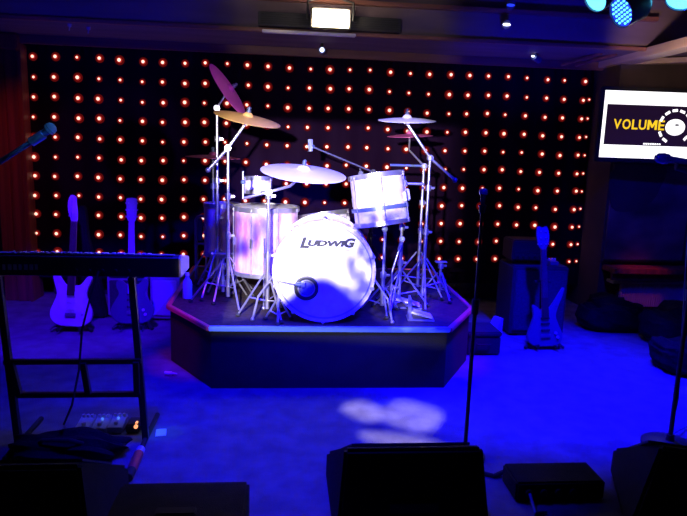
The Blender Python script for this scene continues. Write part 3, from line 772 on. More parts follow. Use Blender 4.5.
# ---------------------------------------------------------------- microphones and stands in the foreground
def mic(label, tail, tip, m=None, g=None, r=.022):
    tail, tip = V(tail), V(tip); L = (tip-tail).length
    t = thing('microphone', label, 'microphone', tail)
    mx = frame(tail, tip-tail)
    b = MB(mx); b.lathe([(0, 0), (r*.45, 0), (r*.55, L*.1), (r*.75, L*.62), (r*.9, L*.68), (r*.9, L*.70), (0, L*.70)], 20); part('handle', b, m or M['mic_blue'], t)
    b = MB(mx); b.lathe([(r*.92, L*.69), (r*1.12, L*.70), (r*1.18, L*.8), (r*1.05, L*.92), (r*.6, L*.985), (0, L)], 24); gr = part('mic_grille', b, g or M['mic_grille'], t)
    b = MB(mx); b.lathe([(r*1.1, L*.78), (r*1.22, L*.785), (r*1.22, L*.815), (r*1.1, L*.82)], 24); part('band', b, M['chrome_dark'], gr)
    return t
def roundstand(label, x, y, top, r=.0105, lean=None, base=.125, m=None):
    t = thing('microphone_stand', label, 'stand', (x, y, 0)); m = m or M['black']
    b = MB(Matrix.Translation((x, y, 0))); b.lathe([(0, .001), (base, .001), (base, .012), (base*.8, .022), (.02, .032), (.016, .06), (0, .06)], 40); part('base', b, m, t)
    b = MB(); b.tube([(x, y, .05), (x, y, top*.62)], r, 12); part('lower_tube', b, m, t)
    b = MB(); b.tube([(x, y, top*.62), (x, y, top)], r*.7, 12); part('upper_tube', b, m, t)
    b = MB(); b.tube([(x, y, top*.60), (x, y, top*.66)], r*1.7, 14); part('clutch', b, m, t)
    return t
# straight stand, centre right
p = atz(464.5, 456, 0); tz_ = aty(477, 212, p.y).z
ms = roundstand('black straight microphone stand behind the centre monitor wedge', p.x, p.y, tz_, .009, base=.09)
b = MB(); c = V((p.x, p.y, tz_)); b.tube([c+V((0, 0, -.005)), c+V((0, .0, .03))], [.010, .017], 12); part('mic_clip', b, M['black'], ms)
mic('dark microphone upright on the straight stand right of the drum riser', c+V((0, 0, .012)), c+V((.004, .01, .10)), M['plastic'], M['mic_blue'], .015)
# right stand with a sideways microphone
p = atz(669, 446, 0); tp = aty(681, 176, p.y)
mr = roundstand('black microphone stand at the right edge behind the right monitor', p.x, p.y, tp.z)
m0, m1 = aty(697, 163, p.y), aty(655, 157.5, p.y)
b = MB(); b.tube([V((p.x, p.y, tp.z)), aty(676, 168, p.y), aty(677, 160, p.y)], .010, 10); part('mic_clip', b, M['black'], mr)
mic('blue lit microphone held sideways across the lower edge of the screen', m0, m1, M['mic_blue'], M['mic_blue'], .020)
b = MB(); pts = [m0+V((.0, .0, 0)), aty(690, 185, p.y), aty(688, 230, p.y+.02), aty(684, 300, p.y+.03), aty(678, 400, p.y+.02), V((p.x+.02, p.y+.03, .04)), V((p.x+.3, p.y+.25, .006))]
b.tube(pts, .0035, 6)
solo('microphone_cable', b, M['mic_blue'], 'thin dark cable running down the right microphone stand', 'cable', (p.x, p.y, 0))
# left boom
YL = 2.2
bs = V((-1.55, YL+.02, 0)); e0 = aty(-60, 200, YL); e1 = aty(36, 139, YL)
d = (e1-e0).normalized(); piv = e0-d*.28
ml = roundstand('black boom microphone stand just beyond the left edge', piv.x, piv.y, piv.z, base=.14)
arm(ml, [piv-d*.2, e1], .009, m=M['mic_blue']); clamp(ml, piv, m=M['black'])
b = MB(); b.tube([e1-d*.02, e1+d*.03], .016, 12); part('mic_clip', b, M['chrome'], ml)
mic('blue lit microphone on the boom at upper left', e1-d*.01, aty(54.5, 125.5, YL), M['mic_blue'], M['mic_grille'], .017)

# ---------------------------------------------------------------- monitors and floor gear in the foreground
def wedge(label, x0, x1, y0, h, dep, yaw=0., taper=.03):
    cx = (x0+x1)/2; w = (x1-x0)/2
    mx = Matrix.Translation((cx, y0, 0)) @ Matrix.Rotation(yaw, 4, 'Z')
    t = thing('monitor_wedge', label, 'stage monitor', (cx, y0, 0))
    bm = bmesh.new()
    # side profile: back edge towards the viewer rises to the ridge, the baffle slopes to the performer
    P = [(-.02-.05, .012), (-.0, h), (.025, h), (dep, .12), (dep, .012)]
    vs = [[bm.verts.new((s*(w-(taper if z > .2 else 0)), y, z)) for y, z in P] for s in (-1, 1)]
    bm.faces.new(vs[0][::-1]); bm.faces.new(vs[1])
    for i in range(5): j = (i+1) % 5; bm.faces.new([vs[0][i], vs[0][j], vs[1][j], vs[1][i]])
    bmesh.ops.recalc_face_normals(bm, faces=bm.faces[:])
    bmesh.ops.bevel(bm, geom=bm.edges[:], offset=.012, segments=2, affect='EDGES')
    b = MB(mx); b.frombm(bm); part('cabinet', b, M['wedge'], t)
    n = V((0, h-.12, dep-.025))
    n = V((0, n.y, n.z)).normalized(); a0, a1 = V((0, .025, h)), V((0, dep, .12))
    b = MB(mx); g0, g1 = a0.lerp(a1, .08), a0.lerp(a1, .94)
    u = w-.06
    b.add([V((-u, g0.y, g0.z))+n*.004, V((u, g0.y, g0.z))+n*.004, V((u, g1.y, g1.z))+n*.004, V((-u, g1.y, g1.z))+n*.004,
           V((-u, g0.y, g0.z))+n*.012, V((u, g0.y, g0.z))+n*.012, V((u, g1.y, g1.z))+n*.012, V((-u, g1.y, g1.z))+n*.012],
          [[0, 1, 2, 3], [4, 5, 6, 7], [0, 1, 5, 4], [1, 2, 6, 5], [2, 3, 7, 6], [3, 0, 4, 7]])
    part('grille', b, M['dark_grille'], t)
    b = MB(mx); b.box((-.09, -.045, .10), (.09, -.02, .17), .006); part('connector_plate', b, M['plastic'], t)
    for sx in (-1, 1):
        for yy in (0.0, dep-.06):
            b = MB(mx); b.lathe([(0, 0), (.016, 0), (.018, .014), (0, .014)], 14, Matrix.Translation((sx*(w-.06), yy, 0))); part('foot', b, M['rubber'], t)
    return t
wedge('black monitor wedge at the bottom centre below the straight microphone stand', .184, .728, 1.95, .341, .42)
wedge('dark monitor wedge at the bottom right corner', 1.24, 1.82, 1.87, .340, .42, R(-22), .09)
wedge('black monitor wedge at the bottom left corner', -1.20, -.585, 1.88, .335, .40, R(0), .05)
p0, p1 = aty(117, 489, 1.86), aty(249, 489, 1.86)
pb = thing('subwoofer_box', 'low black box along the bottom edge right of the left monitor', 'speaker', ((p0.x+p1.x)/2, 1.75, 0))
b = MB(); b.box((p0.x+.005, 1.64, .012), (p1.x, 1.90, p0.z), .010); part('cabinet', b, M['wedge'], pb)
for x in (p0.x+.05, p1.x-.05):
    for y in (1.68, 1.86):
        b = MB(); b.lathe([(0, 0), (.015, 0), (.017, .014), (0, .014)], 12, Matrix.Translation((x, y, 0))); part('foot', b, M['rubber'], pb)
b = MB(); b.box(((p0.x+p1.x)/2-.06, 1.70, p0.z-.001), ((p0.x+p1.x)/2+.06, 1.74, p0.z+.010), .004); part('handle', b, M['rubber'], pb)
# low power box between the wedges
p0, p1 = aty(517, 482, 2.16), aty(606, 482, 2.16)
dbx = thing('stage_box', 'low black stage box on the floor between the centre and right monitors', 'stage box', ((p0.x+p1.x)/2, 2.24, 0))
b = MB(); b.box((p0.x, 2.16, .003), (p1.x, 2.32, .085), .008); part('housing', b, M['wedge'], dbx)
for k in range(4):
    x = p0.x+.05+.06*k; b = MB(); b.tube([(x, 2.148, .045), (x, 2.165, .045)], .014, 12); part('socket', b, M['rubber'], dbx)
b = MB(); q0 = atz(494, 476, .008); b.tube([q0+V((-.05, .03, 0)), q0, atz(503, 472, .02), atz(510, 470, .035), atz(513, 474, .02), atz(514, 480, .008)], .010, 8)
solo('coiled_cable', b, M['rubber'], 'short loop of thick black cable on the floor right of the centre monitor', 'cable', q0)
b = MB(); b.tube([(p0.x+.05, 2.145, .045), (p0.x+.04, 2.06, .02), atz(546, 512, .006), atz(525, 520, .006), atz(515, 540, .006)], .007, 8)
solo('audio_cable', b, M['mic_blue'], 'blue lit cable plugged into the stage box', 'cable', (p0.x, 2.1, 0))

# pedalboard, pedals and bits under the keyboard
p0 = atz(14, 470, 0); p1 = atz(110, 470, 0)
bg = thing('soft_bag', 'crumpled black bag on the floor under the keyboard stand', 'bag', ((p0.x+p1.x)/2, p0.y+.1, 0))
bm = bmesh.new(); bmesh.ops.create_icosphere(bm, subdivisions=4, radius=1)
for v in bm.verts:
    c = v.co; w = 1+.10*math.sin(6*c.x+2*c.y)+.07*math.sin(11*c.y+5*c.z+c.x*4)
    v.co = V((c.x*.245*w, c.y*.13*w, max(-.0, c.z*.5+.42)*.105*w+.002))
b = MB(Matrix.Translation(((p0.x+p1.x)/2-.0, p0.y+.12, 0))); b.frombm(bm); part('bag_body', b, M['bag'], bg)
b = MB(); cx, cy = (p0.x+p1.x)/2, p0.y+.12
b.tube([(cx-.12, cy-.05, .08), (cx-.09, cy-.08, .11), (cx+.02, cy-.09, .115), (cx+.08, cy-.06, .08)], .009, 8); part('handle', b, M['rubber'], bg)
for k, (px, py, lab) in enumerate(((86, 429, 'leftmost of three blue lit stomp boxes under the keyboard'), (102, 429, 'middle one of three blue lit stomp boxes under the keyboard'), (118, 428, 'rightmost of three blue lit stomp boxes under the keyboard'))):
    p = atz(px, py, 0); t = thing('stomp_box', lab, 'pedal', p, 'stomp boxes under the keyboard')
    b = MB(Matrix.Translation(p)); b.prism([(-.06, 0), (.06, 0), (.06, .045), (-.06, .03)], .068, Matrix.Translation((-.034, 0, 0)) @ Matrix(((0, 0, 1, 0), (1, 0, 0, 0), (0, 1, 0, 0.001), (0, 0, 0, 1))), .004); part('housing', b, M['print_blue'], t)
    for x in (-.02, 0, .02):
        b = MB(Matrix.Translation(p)); b.tube([(x, .04, .036), (x, .04, .056)], .007, 10); part('knob', b, M['key_white'], t)
    b = MB(Matrix.Translation(p)); b.tube([(0, -.03, .033), (0, -.03, .048)], .010, 12); part('foot_switch', b, M['chrome'], t)
    if k: 
        b = MB(Matrix.Translation(p)); b.ball((.0, .012, .045), .007); part('indicator', b, M['indicator_blue'], t, 'lit blue indicator')
p = atz(138, 431, 0)
ps = thing('power_strip', 'small dark power block with an orange pilot lamp beside the keyboard stand leg', 'power strip', p)
b = MB(Matrix.Translation(p)); b.box((-.05, -.03, .001), (.012, .06, .045), .006); part('housing', b, M['plastic'], ps)
b = MB(Matrix.Translation(p)); b.tube([(-.002, -.034, .036), (-.002, -.024, .036)], .009, 12); b.box((-.007, -.02, .044), (.003, .0, .052), .002); part('pilot_lamp', b, M['lamp_orange'], ps, 'glowing orange pilot lamp')
a, c = atz(141, 449, .02), atz(128, 478, .02)
tb = thing('flashlight', 'red tube shaped torch lying on the floor by the keyboard stand leg', 'torch', V((a+c)/2-V((0, 0, .02))))
mxt = frame(c, a-c); L = (a-c).length
b = MB(mxt); b.lathe([(0, L*.25), (.019, L*.25), (.020, L*.3), (.020, L*.82), (.017, L*.84), (0, L*.84)], 20); part('barrel', b, M['red_plastic'], tb)
b = MB(mxt); b.lathe([(0, 0), (.018, 0), (.020, .01), (.019, L*.25), (0, L*.25)], 20); part('tail_cap', b, M['rubber'], tb)
b = MB(mxt); b.lathe([(.015, L*.83), (.018, L*.86), (.019, L*.98), (.015, L), (0, L*.99)], 20); part('head', b, M['key_white'], tb)
p = atz(161, 433, 0)
b = MB(Matrix.Translation(p) @ Matrix.Rotation(R(8), 4, 'Z')); b.box((-.024, -.034, .0008), (.024, .034, .0025)); 
b.prism([(-.024, .034), (.024, .034), (.02, .040), (-.02, .040)], .0015, Matrix.Translation((0, 0, .001)))
solo('paper_note', b, M['paper'], 'small pale cyan slip of paper on the floor right of the keyboard stand', 'paper', p)
a, c = atz(165, 373, .014), atz(177, 374, .014)
pl = thing('cable_plug', 'small blue lit cable plug on the floor at the left front of the riser', 'plug', a-V((0, 0, .014)))
b = MB(); b.tube([a, a.lerp(c, .55)], .012, 12); part('sleeve', b, M['key_white'], pl)
b = MB(); b.tube([a.lerp(c, .55), c], [.008, .005], 10); part('tip', b, M['chrome'], pl)

# ---------------------------------------------------------------- right side: shelf, radiator, bags, mural, screen
sh = thing('wall_shelf', 'reddish wooden shelf along the wall right of the curtain', 'shelf', (3.5, 4.9, .37))
b = MB(); b.box((2.72, 4.80, .40), (4.3, 5.02, .445), .006); part('shelf_board', b, M['post'], sh)
b = MB(); b.box((2.72, 4.84, .34), (4.3, 4.87, .40), .004); part('apron', b, M['post'], sh)
for x in (2.80, 3.5, 4.2):
    b = MB(); b.prism([(0, 0), (.15, 0), (.15, -.12)], .03, Matrix(((0, 0, 1, x), (1, 0, 0, 4.87), (0, 1, 0, .40), (0, 0, 0, 1)))); part('bracket', b, M['post'], sh)
rad = thing('radiator', 'white slatted radiator under the wooden shelf at right', 'radiator', (3.2, 4.95, .06))
b = MB(); b.box((2.76, 4.89, .30), (3.95, 5.0, .325), .004); part('top_cover', b, M['radiator'], rad)
b = MB()
for k in range(30):
    x = 2.85+.02*k; b.box((x, 4.90, .10), (x+.011, 4.94, .295), .002)
part('fin_block', b, M['radiator'], rad)
b = MB(); b.box((2.84, 4.94, .08), (3.46, 4.99, .29)); part('back_plate', b, M['plastic'], rad)
b = MB(); b.box((3.50, 4.90, .06), (3.86, 4.98, .30), .006); part('valve_cover', b, M['radiator'], rad)
for x in (2.90, 3.8):
    b = MB(); b.box((x-.02, 4.91, 0), (x+.02, 4.97, .10), .003); part('foot', b, M['radiator'], rad)
def heap(name, label, px0, px1, y, h, dep, seed):
    a, c = aty(px0, 360, y), aty(px1, 360, y); cx = (a.x+c.x)/2; w = (c.x-a.x)/2
    t = thing(name, label, 'bag', (cx, y, 0)); rg = random.Random(seed); ph = [rg.uniform(0, 6) for _ in range(4)]
    bm = bmesh.new(); bmesh.ops.create_icosphere(bm, subdivisions=4, radius=1)
    for v in bm.verts:
        c = v.co; k = 1+.09*math.sin(5*c.x+ph[0]+2*c.z)+.06*math.sin(9*c.y+6*c.x+ph[1])+.03*math.sin(17*c.z+ph[2]+8*c.x)
        sq = lambda q: math.copysign(abs(q)**.7, q)
        v.co = V((sq(c.x)*w*k, sq(c.y)*dep*k, max(0, sq(c.z)*.55+.45)*h*k+.002))
    b = MB(Matrix.Translation((cx, y, 0))); b.frombm(bm); part('bag_body', b, M['bag'], t)
    b = MB(); b.tube([(cx-w*.3, y-dep*.3, h*.88), (cx-w*.2, y-dep*.4, h*1.06), (cx+w*.2, y-dep*.4, h*1.06), (cx+w*.3, y-dep*.3, h*.88)], .010, 8); part('handle', b, M['rubber'], t)
heap('gear_bag', 'black lumpy gear bag against the right wall near the speaker cabinet', 578, 634, 4.58, .25, .16, 1)
heap('gear_bag', 'larger black gear bag at the right edge below the radiator', 644, 706, 4.2, .28, .2, 2)
heap('gear_bag', 'low black bag in front of the larger gear bag at the right edge', 655, 715, 3.65, .20, .16, 5)
mu = thing('wall_mural', 'faded blue and brown mural panel on the wall under the screen', 'mural', (3.1, 5.01, .5))
p0, p1 = aty(590, 170, 5.0), aty(682, 258, 5.0)
b = MB(); b.box((2.72, 4.995, .49), (p1.x, 5.015, 1.30)); part('panel', b, M['mural'], mu)
b = MB()
for (x0, x1, z0, z1) in ((2.71, p1.x+.01, .475, .495), (2.71, p1.x+.01, 1.295, 1.315), (p1.x-.005, p1.x+.015, .475, 1.315)):
    b.box((x0, 4.985, z0), (x1, 5.018, z1), .003)
part('frame', b, M['black'], mu)
b = MB(Matrix.Translation((2.95, 4.994, 1.10)) @ Matrix.Rotation(R(90), 4, 'X'))
b.prism(smooth([(-.22, -.16), (0, -.19), (.12, -.12), (.19, .0), (.21, .19), (-.22, .19)], 4), .003); part('painted_figure', b, M['wall'], mu, 'dark rounded painted patch')

# screen
TY = 4.78; yawt = -R(4)
tl, bl = aty(605, 90, TY), aty(598.5, 157, TY)
TW, TH = .945, tl.z-bl.z
mt = Matrix.Translation((bl.x, TY, bl.z)) @ Matrix.Rotation(yawt, 4, 'Z') @ Matrix.Rotation(R(90), 4, 'X')   # x right, y up, z to viewer
tv = thing('television', 'wall mounted flat screen at right showing a yellow title on black between white bands', 'television', (bl.x+TW/2, TY+.05, bl.z-.03))
b = MB(mt); b.box((-.03, -.035, -.06), (TW+.03, TH+.03, -.004), .008); part('cabinet', b, M['plastic'], tv)
for lo, hi in (((-.03, -.035, -.006), (0, TH+.03, .008)), ((TW, -.035, -.006), (TW+.03, TH+.03, .008)), ((-.03, TH, -.006), (TW+.03, TH+.03, .008)), ((-.03, -.035, -.006), (TW+.03, 0, .008))):
    b = MB(mt); b.box(lo, hi, .003); part('bezel', b, M['plastic'], tv)
b = MB(mt); b.box((0, 0, -.005), (TW, TH, .0)); scr = part('screen', b, M['screen_white'], tv)
def tvxy(px, py):
    d = ray(px, py); inv = mt.inverted(); o = inv @ CP; dd = inv.to_3x3() @ d; k = -o.z/dd.z; q = o+dd*k; return q.x, q.y
y0 = tvxy(640, 145.5)[1]; y1 = tvxy(640, 105)[1]
b = MB(mt); b.box((.028, y0, 0), (TW-.028, y1, .001)); part('dark_band', b, M['screen_dark'], scr, 'black title band on the screen')
x0, yb = tvxy(613, 129.3); x1, yt = tvxy(666, 119.6)
b = MB(); cap = yt-yb-.015; size = cap/.70
widths = [1, 1.08, .78, .98, 1.25, .8]; slot = (x1-x0)/sum(widths); xx = x0
for ch, wd in zip('VOLUME', widths):
    if ch == 'M':
        b.prism([(p[0]*slot*wd*.88, p[1]*cap) for p in ((0, 0), (0, 1), (.26, 1), (.5, .52), (.74, 1), (1, 1), (1, 0), (.77, 0), (.77, .60), (.57, .2), (.43, .2), (.23, .60), (.23, 0))], .0006, mt @ Matrix.Translation((xx, yb+.007, .0020))); xx += slot*wd; continue
    tmp = MB(); tmp.text(ch, Matrix.Identity(4), size, .0005, 1, 0, .002); lo_, hi_ = min(p.x for p in tmp.v), max(p.x for p in tmp.v)
    b.text(ch, mt @ Matrix.Translation((xx, yb+.007, .0022)) @ Matrix.Diagonal((slot*wd*.86/(hi_-lo_), 1, 1, 1)) @ Matrix.Translation((-lo_, 0, 0)), size, .0005, 1, 0, .002)
    xx += slot*wd
part('lettering', b, M['screen_yellow'], scr, 'yellow title reading VOLUME')
cx, cy = tvxy(675, 127); rr = abs(tvxy(675, 110.5)[1]-cy)
n = 13
for k in range(n):
    q = 2*PI*(k+.5)/n
    if -PI*.62 < math.atan2(math.sin(q), math.cos(q)) < -PI*.38: continue
    if abs(abs(math.atan2(math.sin(q), math.cos(q)))-PI) < .28: continue
    b = MB(mt @ Matrix.Translation((cx, cy, .002)) @ Matrix.Rotation(q, 4, 'Z'))
    b.box((rr*.92, -rr*.165, 0), (rr*1.08, rr*.165, .001)); part('dial_mark', b, M['screen_white'], scr)
b = MB(mt @ Matrix.Translation((cx, cy-.003, .0030)))
b.prism([(rr*.62*math.cos(q)*(1 if abs(math.cos(q)) < .7 else 1.0), rr*.50*math.sin(q)) for q in [2*PI*k/40 for k in range(40)]], .001); part('dial_knob', b, M['screen_white'], scr, 'white rounded knob shape')
b = MB(mt @ Matrix.Translation((cx+.012, cy+rr*.12, .0042))); b.prism([(.018*math.cos(q), .007*math.sin(q)) for q in [2*PI*k/20 for k in range(20)]], .0006); part('knob_mark', b, M['screen_dark'], scr)
b = MB(mt); xx, yy = tvxy(643, 144.5); x2, _ = tvxy(661, 144.5)
for k in range(8):
    w = (x2-xx)/8; b.box((xx+k*w, yy, .001), (xx+k*w+w*.75, yy+.012, .002))
part('caption', b, M['screen_white'], scr, 'tiny white caption')
b = MB(mt); b.box((.35, .12, -.25), (.6, .40, -.06), .004); part('wall_bracket', b, M['black'], tv)

# ---------------------------------------------------------------- overhead fixtures
FY = 4.40
f0, f1 = aty(312.5, 8.5, FY), aty(349, 28.5, FY)
fl = thing('flood_light', 'bright warm rectangular flood light hanging at the top centre', 'light', ((f0.x+f1.x)/2, FY, f1.z))
b = MB(); b.box((f0.x-.012, FY+.008, f1.z-.012), (f1.x+.012, FY+.10, f0.z+.012), .008); part('housing', b, M['black'], fl)
b = MB(); b.box((f0.x, FY-.002, f1.z), (f1.x, FY+.012, f0.z), .003); part('lens', b, M['lamp_warm'], fl, 'glowing warm white lens')
b = MB(); xm = (f0.x+f1.x)/2
for s, x in ((-1, f0.x-.03), (1, f1.x+.03)):
    b.tube([(x, FY+.05, (f0.z+f1.z)/2), (x, FY+.05, f0.z+.06), (xm, FY+.05, f0.z+.10)], .010, 8)
b.tube([(xm, FY+.05, f0.z+.10), (xm, FY+.05, ZC)], .012, 8)
part('yoke', b, M['black'], fl)
v0, v1 = aty(258, 12, 4.52), aty(401, 33, 4.52)
ag = thing('air_grille', 'long black ventilation box behind the flood light along the soffit edge', 'vent', ((v0.x+v1.x)/2, 4.55, SZ))
b = MB(); b.box((v0.x, 4.515, SZ+.018), (v1.x, 4.601, v0.z+.006), .004); part('box', b, M['plastic'], ag)
for k in range(6):
    z = SZ+.03+k*.0145; b = MB(); b.box((v0.x+.02, 4.508, z), (v1.x-.02, 4.517, z+.005)); part('slat', b, M['rubber'], ag)
b = MB(); e0, e1 = aty(262, 29, 4.54), aty(356, 35, 4.54)
b.box((e0.x, 4.545, SZ-.020), (e1.x, 4.60, SZ-.001), .003); part('bright_edge', b, M['bronze_pale'], ag, 'pale metal edge catching the flood light')
# pin spot under the soffit
p = aty(322, 50, 5.02)
pn = thing('pin_spot', 'tiny blue white pin spot under the soffit above the ride cymbal', 'light', (p.x, 5.02, SZ))
b = MB(); b.tube([(p.x, 5.03, SZ), (p.x, 5.03, p.z+.02)], .010, 8); part('bracket', b, M['black'], pn)
b = MB(); b.tube([p+V((0, .06, .02)), p+V((0, .0, 0))], [.022, .026], 16); part('can', b, M['lamp_blue'] if False else M['mic_blue'], pn)
b = MB(); b.ball(p+V((0, -.004, 0)), .018); part('lens', b, M['lamp_white'], pn)
p = aty(534, 57, 5.0)
pn = thing('pin_spot', 'small pin spot under the soffit at the right of the curtain top', 'light', (p.x, 5.0, SZ))
b = MB(); b.tube([(p.x+.02, 5.01, SZ), (p.x+.02, 5.01, p.z)], .010, 8); part('bracket', b, M['black'], pn)
b = MB(); b.tube([p+V((.06, .03, -.02)), p], [.024, .026], 16); part('can', b, M['mic_blue'], pn)
b = MB(); b.ball(p+V((-.012, -.008, .004)), .011, 2, (1.4, 1, .7)); part('lens', b, M['lamp_white'], pn)
# LED par cans on the right of the ceiling
def par(label, face, aim, rad, length, dots=None, big=None, glow=None):
    face = V(face); d = V(aim).normalized()
    t = thing('par_can', label, 'stage light', (face.x, face.y, ZC))
    mx = frame(face, d)
    b = MB(mx); b.lathe([(0, -length), (rad*.7, -length), (rad, -length*.75), (rad, .01), (rad*.94, .01), (rad*.94, -.004), (0, -.004)], 32); part('can', b, M['guitar_dark'], t)
    c = face-d*length*.5
    b = MB(); b.tube([c+V((0, 0, rad)), V((c.x, c.y, ZC))], .012, 8); part('hanger', b, M['black'], t)
    if glow:
        b = MB(mx); b.lathe([(0, -.001), (rad*.92, -.001)], 32); part('lens', b, M[glow], t)
    if dots:
        k = 0
        for i in range(-3, 4):
            for j in range(-3, 4):
                x, y = (i+.5*(j % 2))*rad*.27, j*rad*.25
                if x*x+y*y < (rad*.84)**2:
                    b = MB(mx); b.ball((x, y, .002), rad*.085, 1); part('led', b, M[dots], t)
    return t
def aim_to(px, py, y, k, sx, sy):
    f = aty(px, py, y); d = (f-CP).normalized(); return f, -d*k+(sx*RT-sy*UP)
f, a = aim_to(622, 12, 3.4, .22, -.86, .42); par('LED par can with a grid of cyan dots at upper right', f, a, .085, .15, 'lamp_cyan', glow='lamp_blue')
f, a = aim_to(596, -2, 3.55, .30, -.80, .52); par('cyan glowing par can at the top edge left of the dotted one', f, a, .080, .16, glow='lamp_cyan')
f, a = aim_to(682, -3, 3.4, .6, -.2, .8); par('blue glowing par can at the top right corner', f, a, .085, .16, 'lamp_cyan', glow='lamp_cyan')
for (px, py, lab, gl) in ((507, 24.5, 'small white downlight lens on the soffit face left of the par cans', 'lamp_white'), (511, 5, 'dim blue lamp at the top edge above the small white downlight', 'lamp_blue')):
    p = aty(px, py, 4.5); t = thing('spot_lamp', lab, 'light', p)
    b = MB(); b.tube([p+V((.02, .10, .01)), p+V((0, .0, 0))], [.03, .032], 16); part('can', b, M['guitar_dark'], t)
    b = MB(); b.ball(p+V((-.004, -.006, -.002)), .020, 2, (1.5, .6, .5)); part('lens', b, M[gl], t)
# small ceiling hooks at the left of the soffit
for (px, py) in ((69.5, 24), (88.5, 27)):
    p = atz(px, py, SZ)
    b = MB(); b.tube([p, p-V((0, 0, .02))], [.016, .012], 10); b.tube([p-V((0, 0, .02)), p-V((.005, 0, .045))], .005, 6)
    solo('ceiling_hook', b, M['radiator'], 'small pale hook under the soffit at upper left, ' + ('nearer the post' if px < 75 else 'farther from the post'), 'hook', p)

# ---------------------------------------------------------------- light
def spot(name, loc, target, power, col, angle, blend=.3, radius=.05):
    l = bpy.data.lights.new(name, 'SPOT'); l.energy = power; l.color = col; l.spot_size = R(angle); l.spot_blend = blend; l.shadow_soft_size = radius
    o = bpy.data.objects.new(name, l); COL.objects.link(o); o.location = loc
    o.rotation_euler = (V(target)-V(loc)).to_track_quat('-Z', 'Y').to_euler()
    return o
BL = (.003, .0, 1.0)
KEYL, KEYT = V((-.35, .2, 1.6)), V((.18, 3.75, .95))
key = spot('key_spot', KEYL, KEYT, 1550, (1, .93, .95), 66, .15, .03)
# light mask drawn into the key spot: cut below, with patches for the floor
def key_uv(p):
    q = (V(p)-KEYL); m = (KEYT-KEYL).to_track_quat('-Z', 'Y').to_matrix().transposed(); q = m @ q; return q.x/-q.z, q.y/-q.z
nt_l = key.data; nt_l.use_nodes = True; nt = nt_l.node_tree
em = [n for n in nt.nodes if n.type == 'EMISSION'][0]
tc = nt.nodes.new('ShaderNodeTexCoord'); sp = nt.nodes.new('ShaderNodeSeparateXYZ'); nt.links.new(tc.outputs['Normal'], sp.inputs[0])
def mth(op, a, c=None, clampv=False):
    n = nt.nodes.new('ShaderNodeMath'); n.operation = op; n.use_clamp = clampv
    for i, x in enumerate((a, c)):
        if x is None: continue
        if isinstance(x, (int, float)): n.inputs[i].default_value = x
        else: nt.links.new(x, n.inputs[i])
    return n.outputs[0]
zabs = mth('ABSOLUTE', sp.outputs[2])
U = mth('DIVIDE', sp.outputs[0], zabs); W_ = mth('DIVIDE', sp.outputs[1], zabs)
ka, kb_, kt = key_uv(aty(290, 303, 3.42)), key_uv(aty(362, 303, 3.42)), key_uv(aty(315, 279, 3.42))
def gauss(u0, s, a):
    d = mth('DIVIDE', mth('SUBTRACT', U, u0), s); return mth('MULTIPLY', mth('EXPONENT', mth('MULTIPLY', mth('MULTIPLY', d, d), -1)), a)
edge_lo = key_uv(aty(255, 323, 3.36))[1]
edge = mth('ADD', edge_lo, gauss(kt[0]+.012, abs(kb_[0]-ka[0])*.62, kt[1]-edge_lo))
upper = mth('DIVIDE', mth('SUBTRACT', W_, edge), .012, True)
ulim = key_uv(aty(448, 250, 3.9))[0]; ulim2 = key_uv(aty(200, 250, 3.9))[0]
upper = mth('MULTIPLY', upper, mth('DIVIDE', mth('SUBTRACT', ulim, U), .05, True))
upper = mth('MULTIPLY', upper, mth('DIVIDE', mth('SUBTRACT', U, ulim2), .05, True))
# noise drawn into the mask: the right of the beam falls in ragged patches
cb = nt.nodes.new('ShaderNodeCombineXYZ'); nt.links.new(U, cb.inputs[0]); nt.links.new(W_, cb.inputs[1])
no = nt.nodes.new('ShaderNodeTexNoise'); no.inputs['Scale'].default_value = 75; no.inputs['Detail'].default_value = 2; nt.links.new(cb.outputs[0], no.inputs['Vector'])
def ramp(x, a, wd): return mth('DIVIDE', mth('SUBTRACT', x, a), wd, True)        # 0 below a, 1 above a+wd (wd < 0 turns it round)
def kuv(px, py, y): return key_uv(aty(px, py, y))
wR = mth('MULTIPLY', ramp(U, kuv(340, 260, 3.42)[0], .014), ramp(W_, kuv(380, 206, 3.6)[1], -.014))
nR = ramp(no.outputs['Fac'], .52, .09)
wL = mth('MULTIPLY', ramp(U, kuv(278, 230, 3.8)[0], -.014), mth('MULTIPLY', ramp(W_, kuv(260, 213, 3.8)[1], -.010), ramp(W_, kuv(260, 262, 3.8)[1], .016)))
cl = nt.nodes.new('ShaderNodeCombineXYZ'); nt.links.new(mth('MULTIPLY', U, 3.2), cl.inputs[0]); nt.links.new(mth('MULTIPLY', W_, .7), cl.inputs[1])
n3 = nt.nodes.new('ShaderNodeTexNoise'); n3.inputs['Scale'].default_value = 30; nt.links.new(cl.outputs[0], n3.inputs['Vector'])
nL = ramp(n3.outputs['Fac'], .44, .2)
wLL = mth('MULTIPLY', ramp(U, kuv(234, 230, 3.9)[0], -.006), ramp(W_, kuv(220, 182, 3.9)[1], -.02))
wT = ramp(W_, kuv(240, 111, 3.9)[1], .012)
def dim(w, n, lo):                                       # 1 where w = 0, lo..1 (by n) where w = 1
    f = mth('ADD', mth('MULTIPLY', n, 1-lo), lo)
    return mth('ADD', mth('MULTIPLY', mth('SUBTRACT', f, 1), w), 1)
brk = mth('MULTIPLY', mth('MULTIPLY', dim(wR, nR, .06), dim(wL, nL, .10)), mth('MULTIPLY', dim(wLL, nL, .04) if False else dim(wLL, mth('MULTIPLY', nR, .3), .03), dim(wT, 0.0, .04)))
upper = mth('MULTIPLY', upper, brk)
lip = mth('MULTIPLY', ramp(W_, edge_lo-.022, .004), mth('MULTIPLY', ramp(W_, edge_lo+.002, -.004), .14))
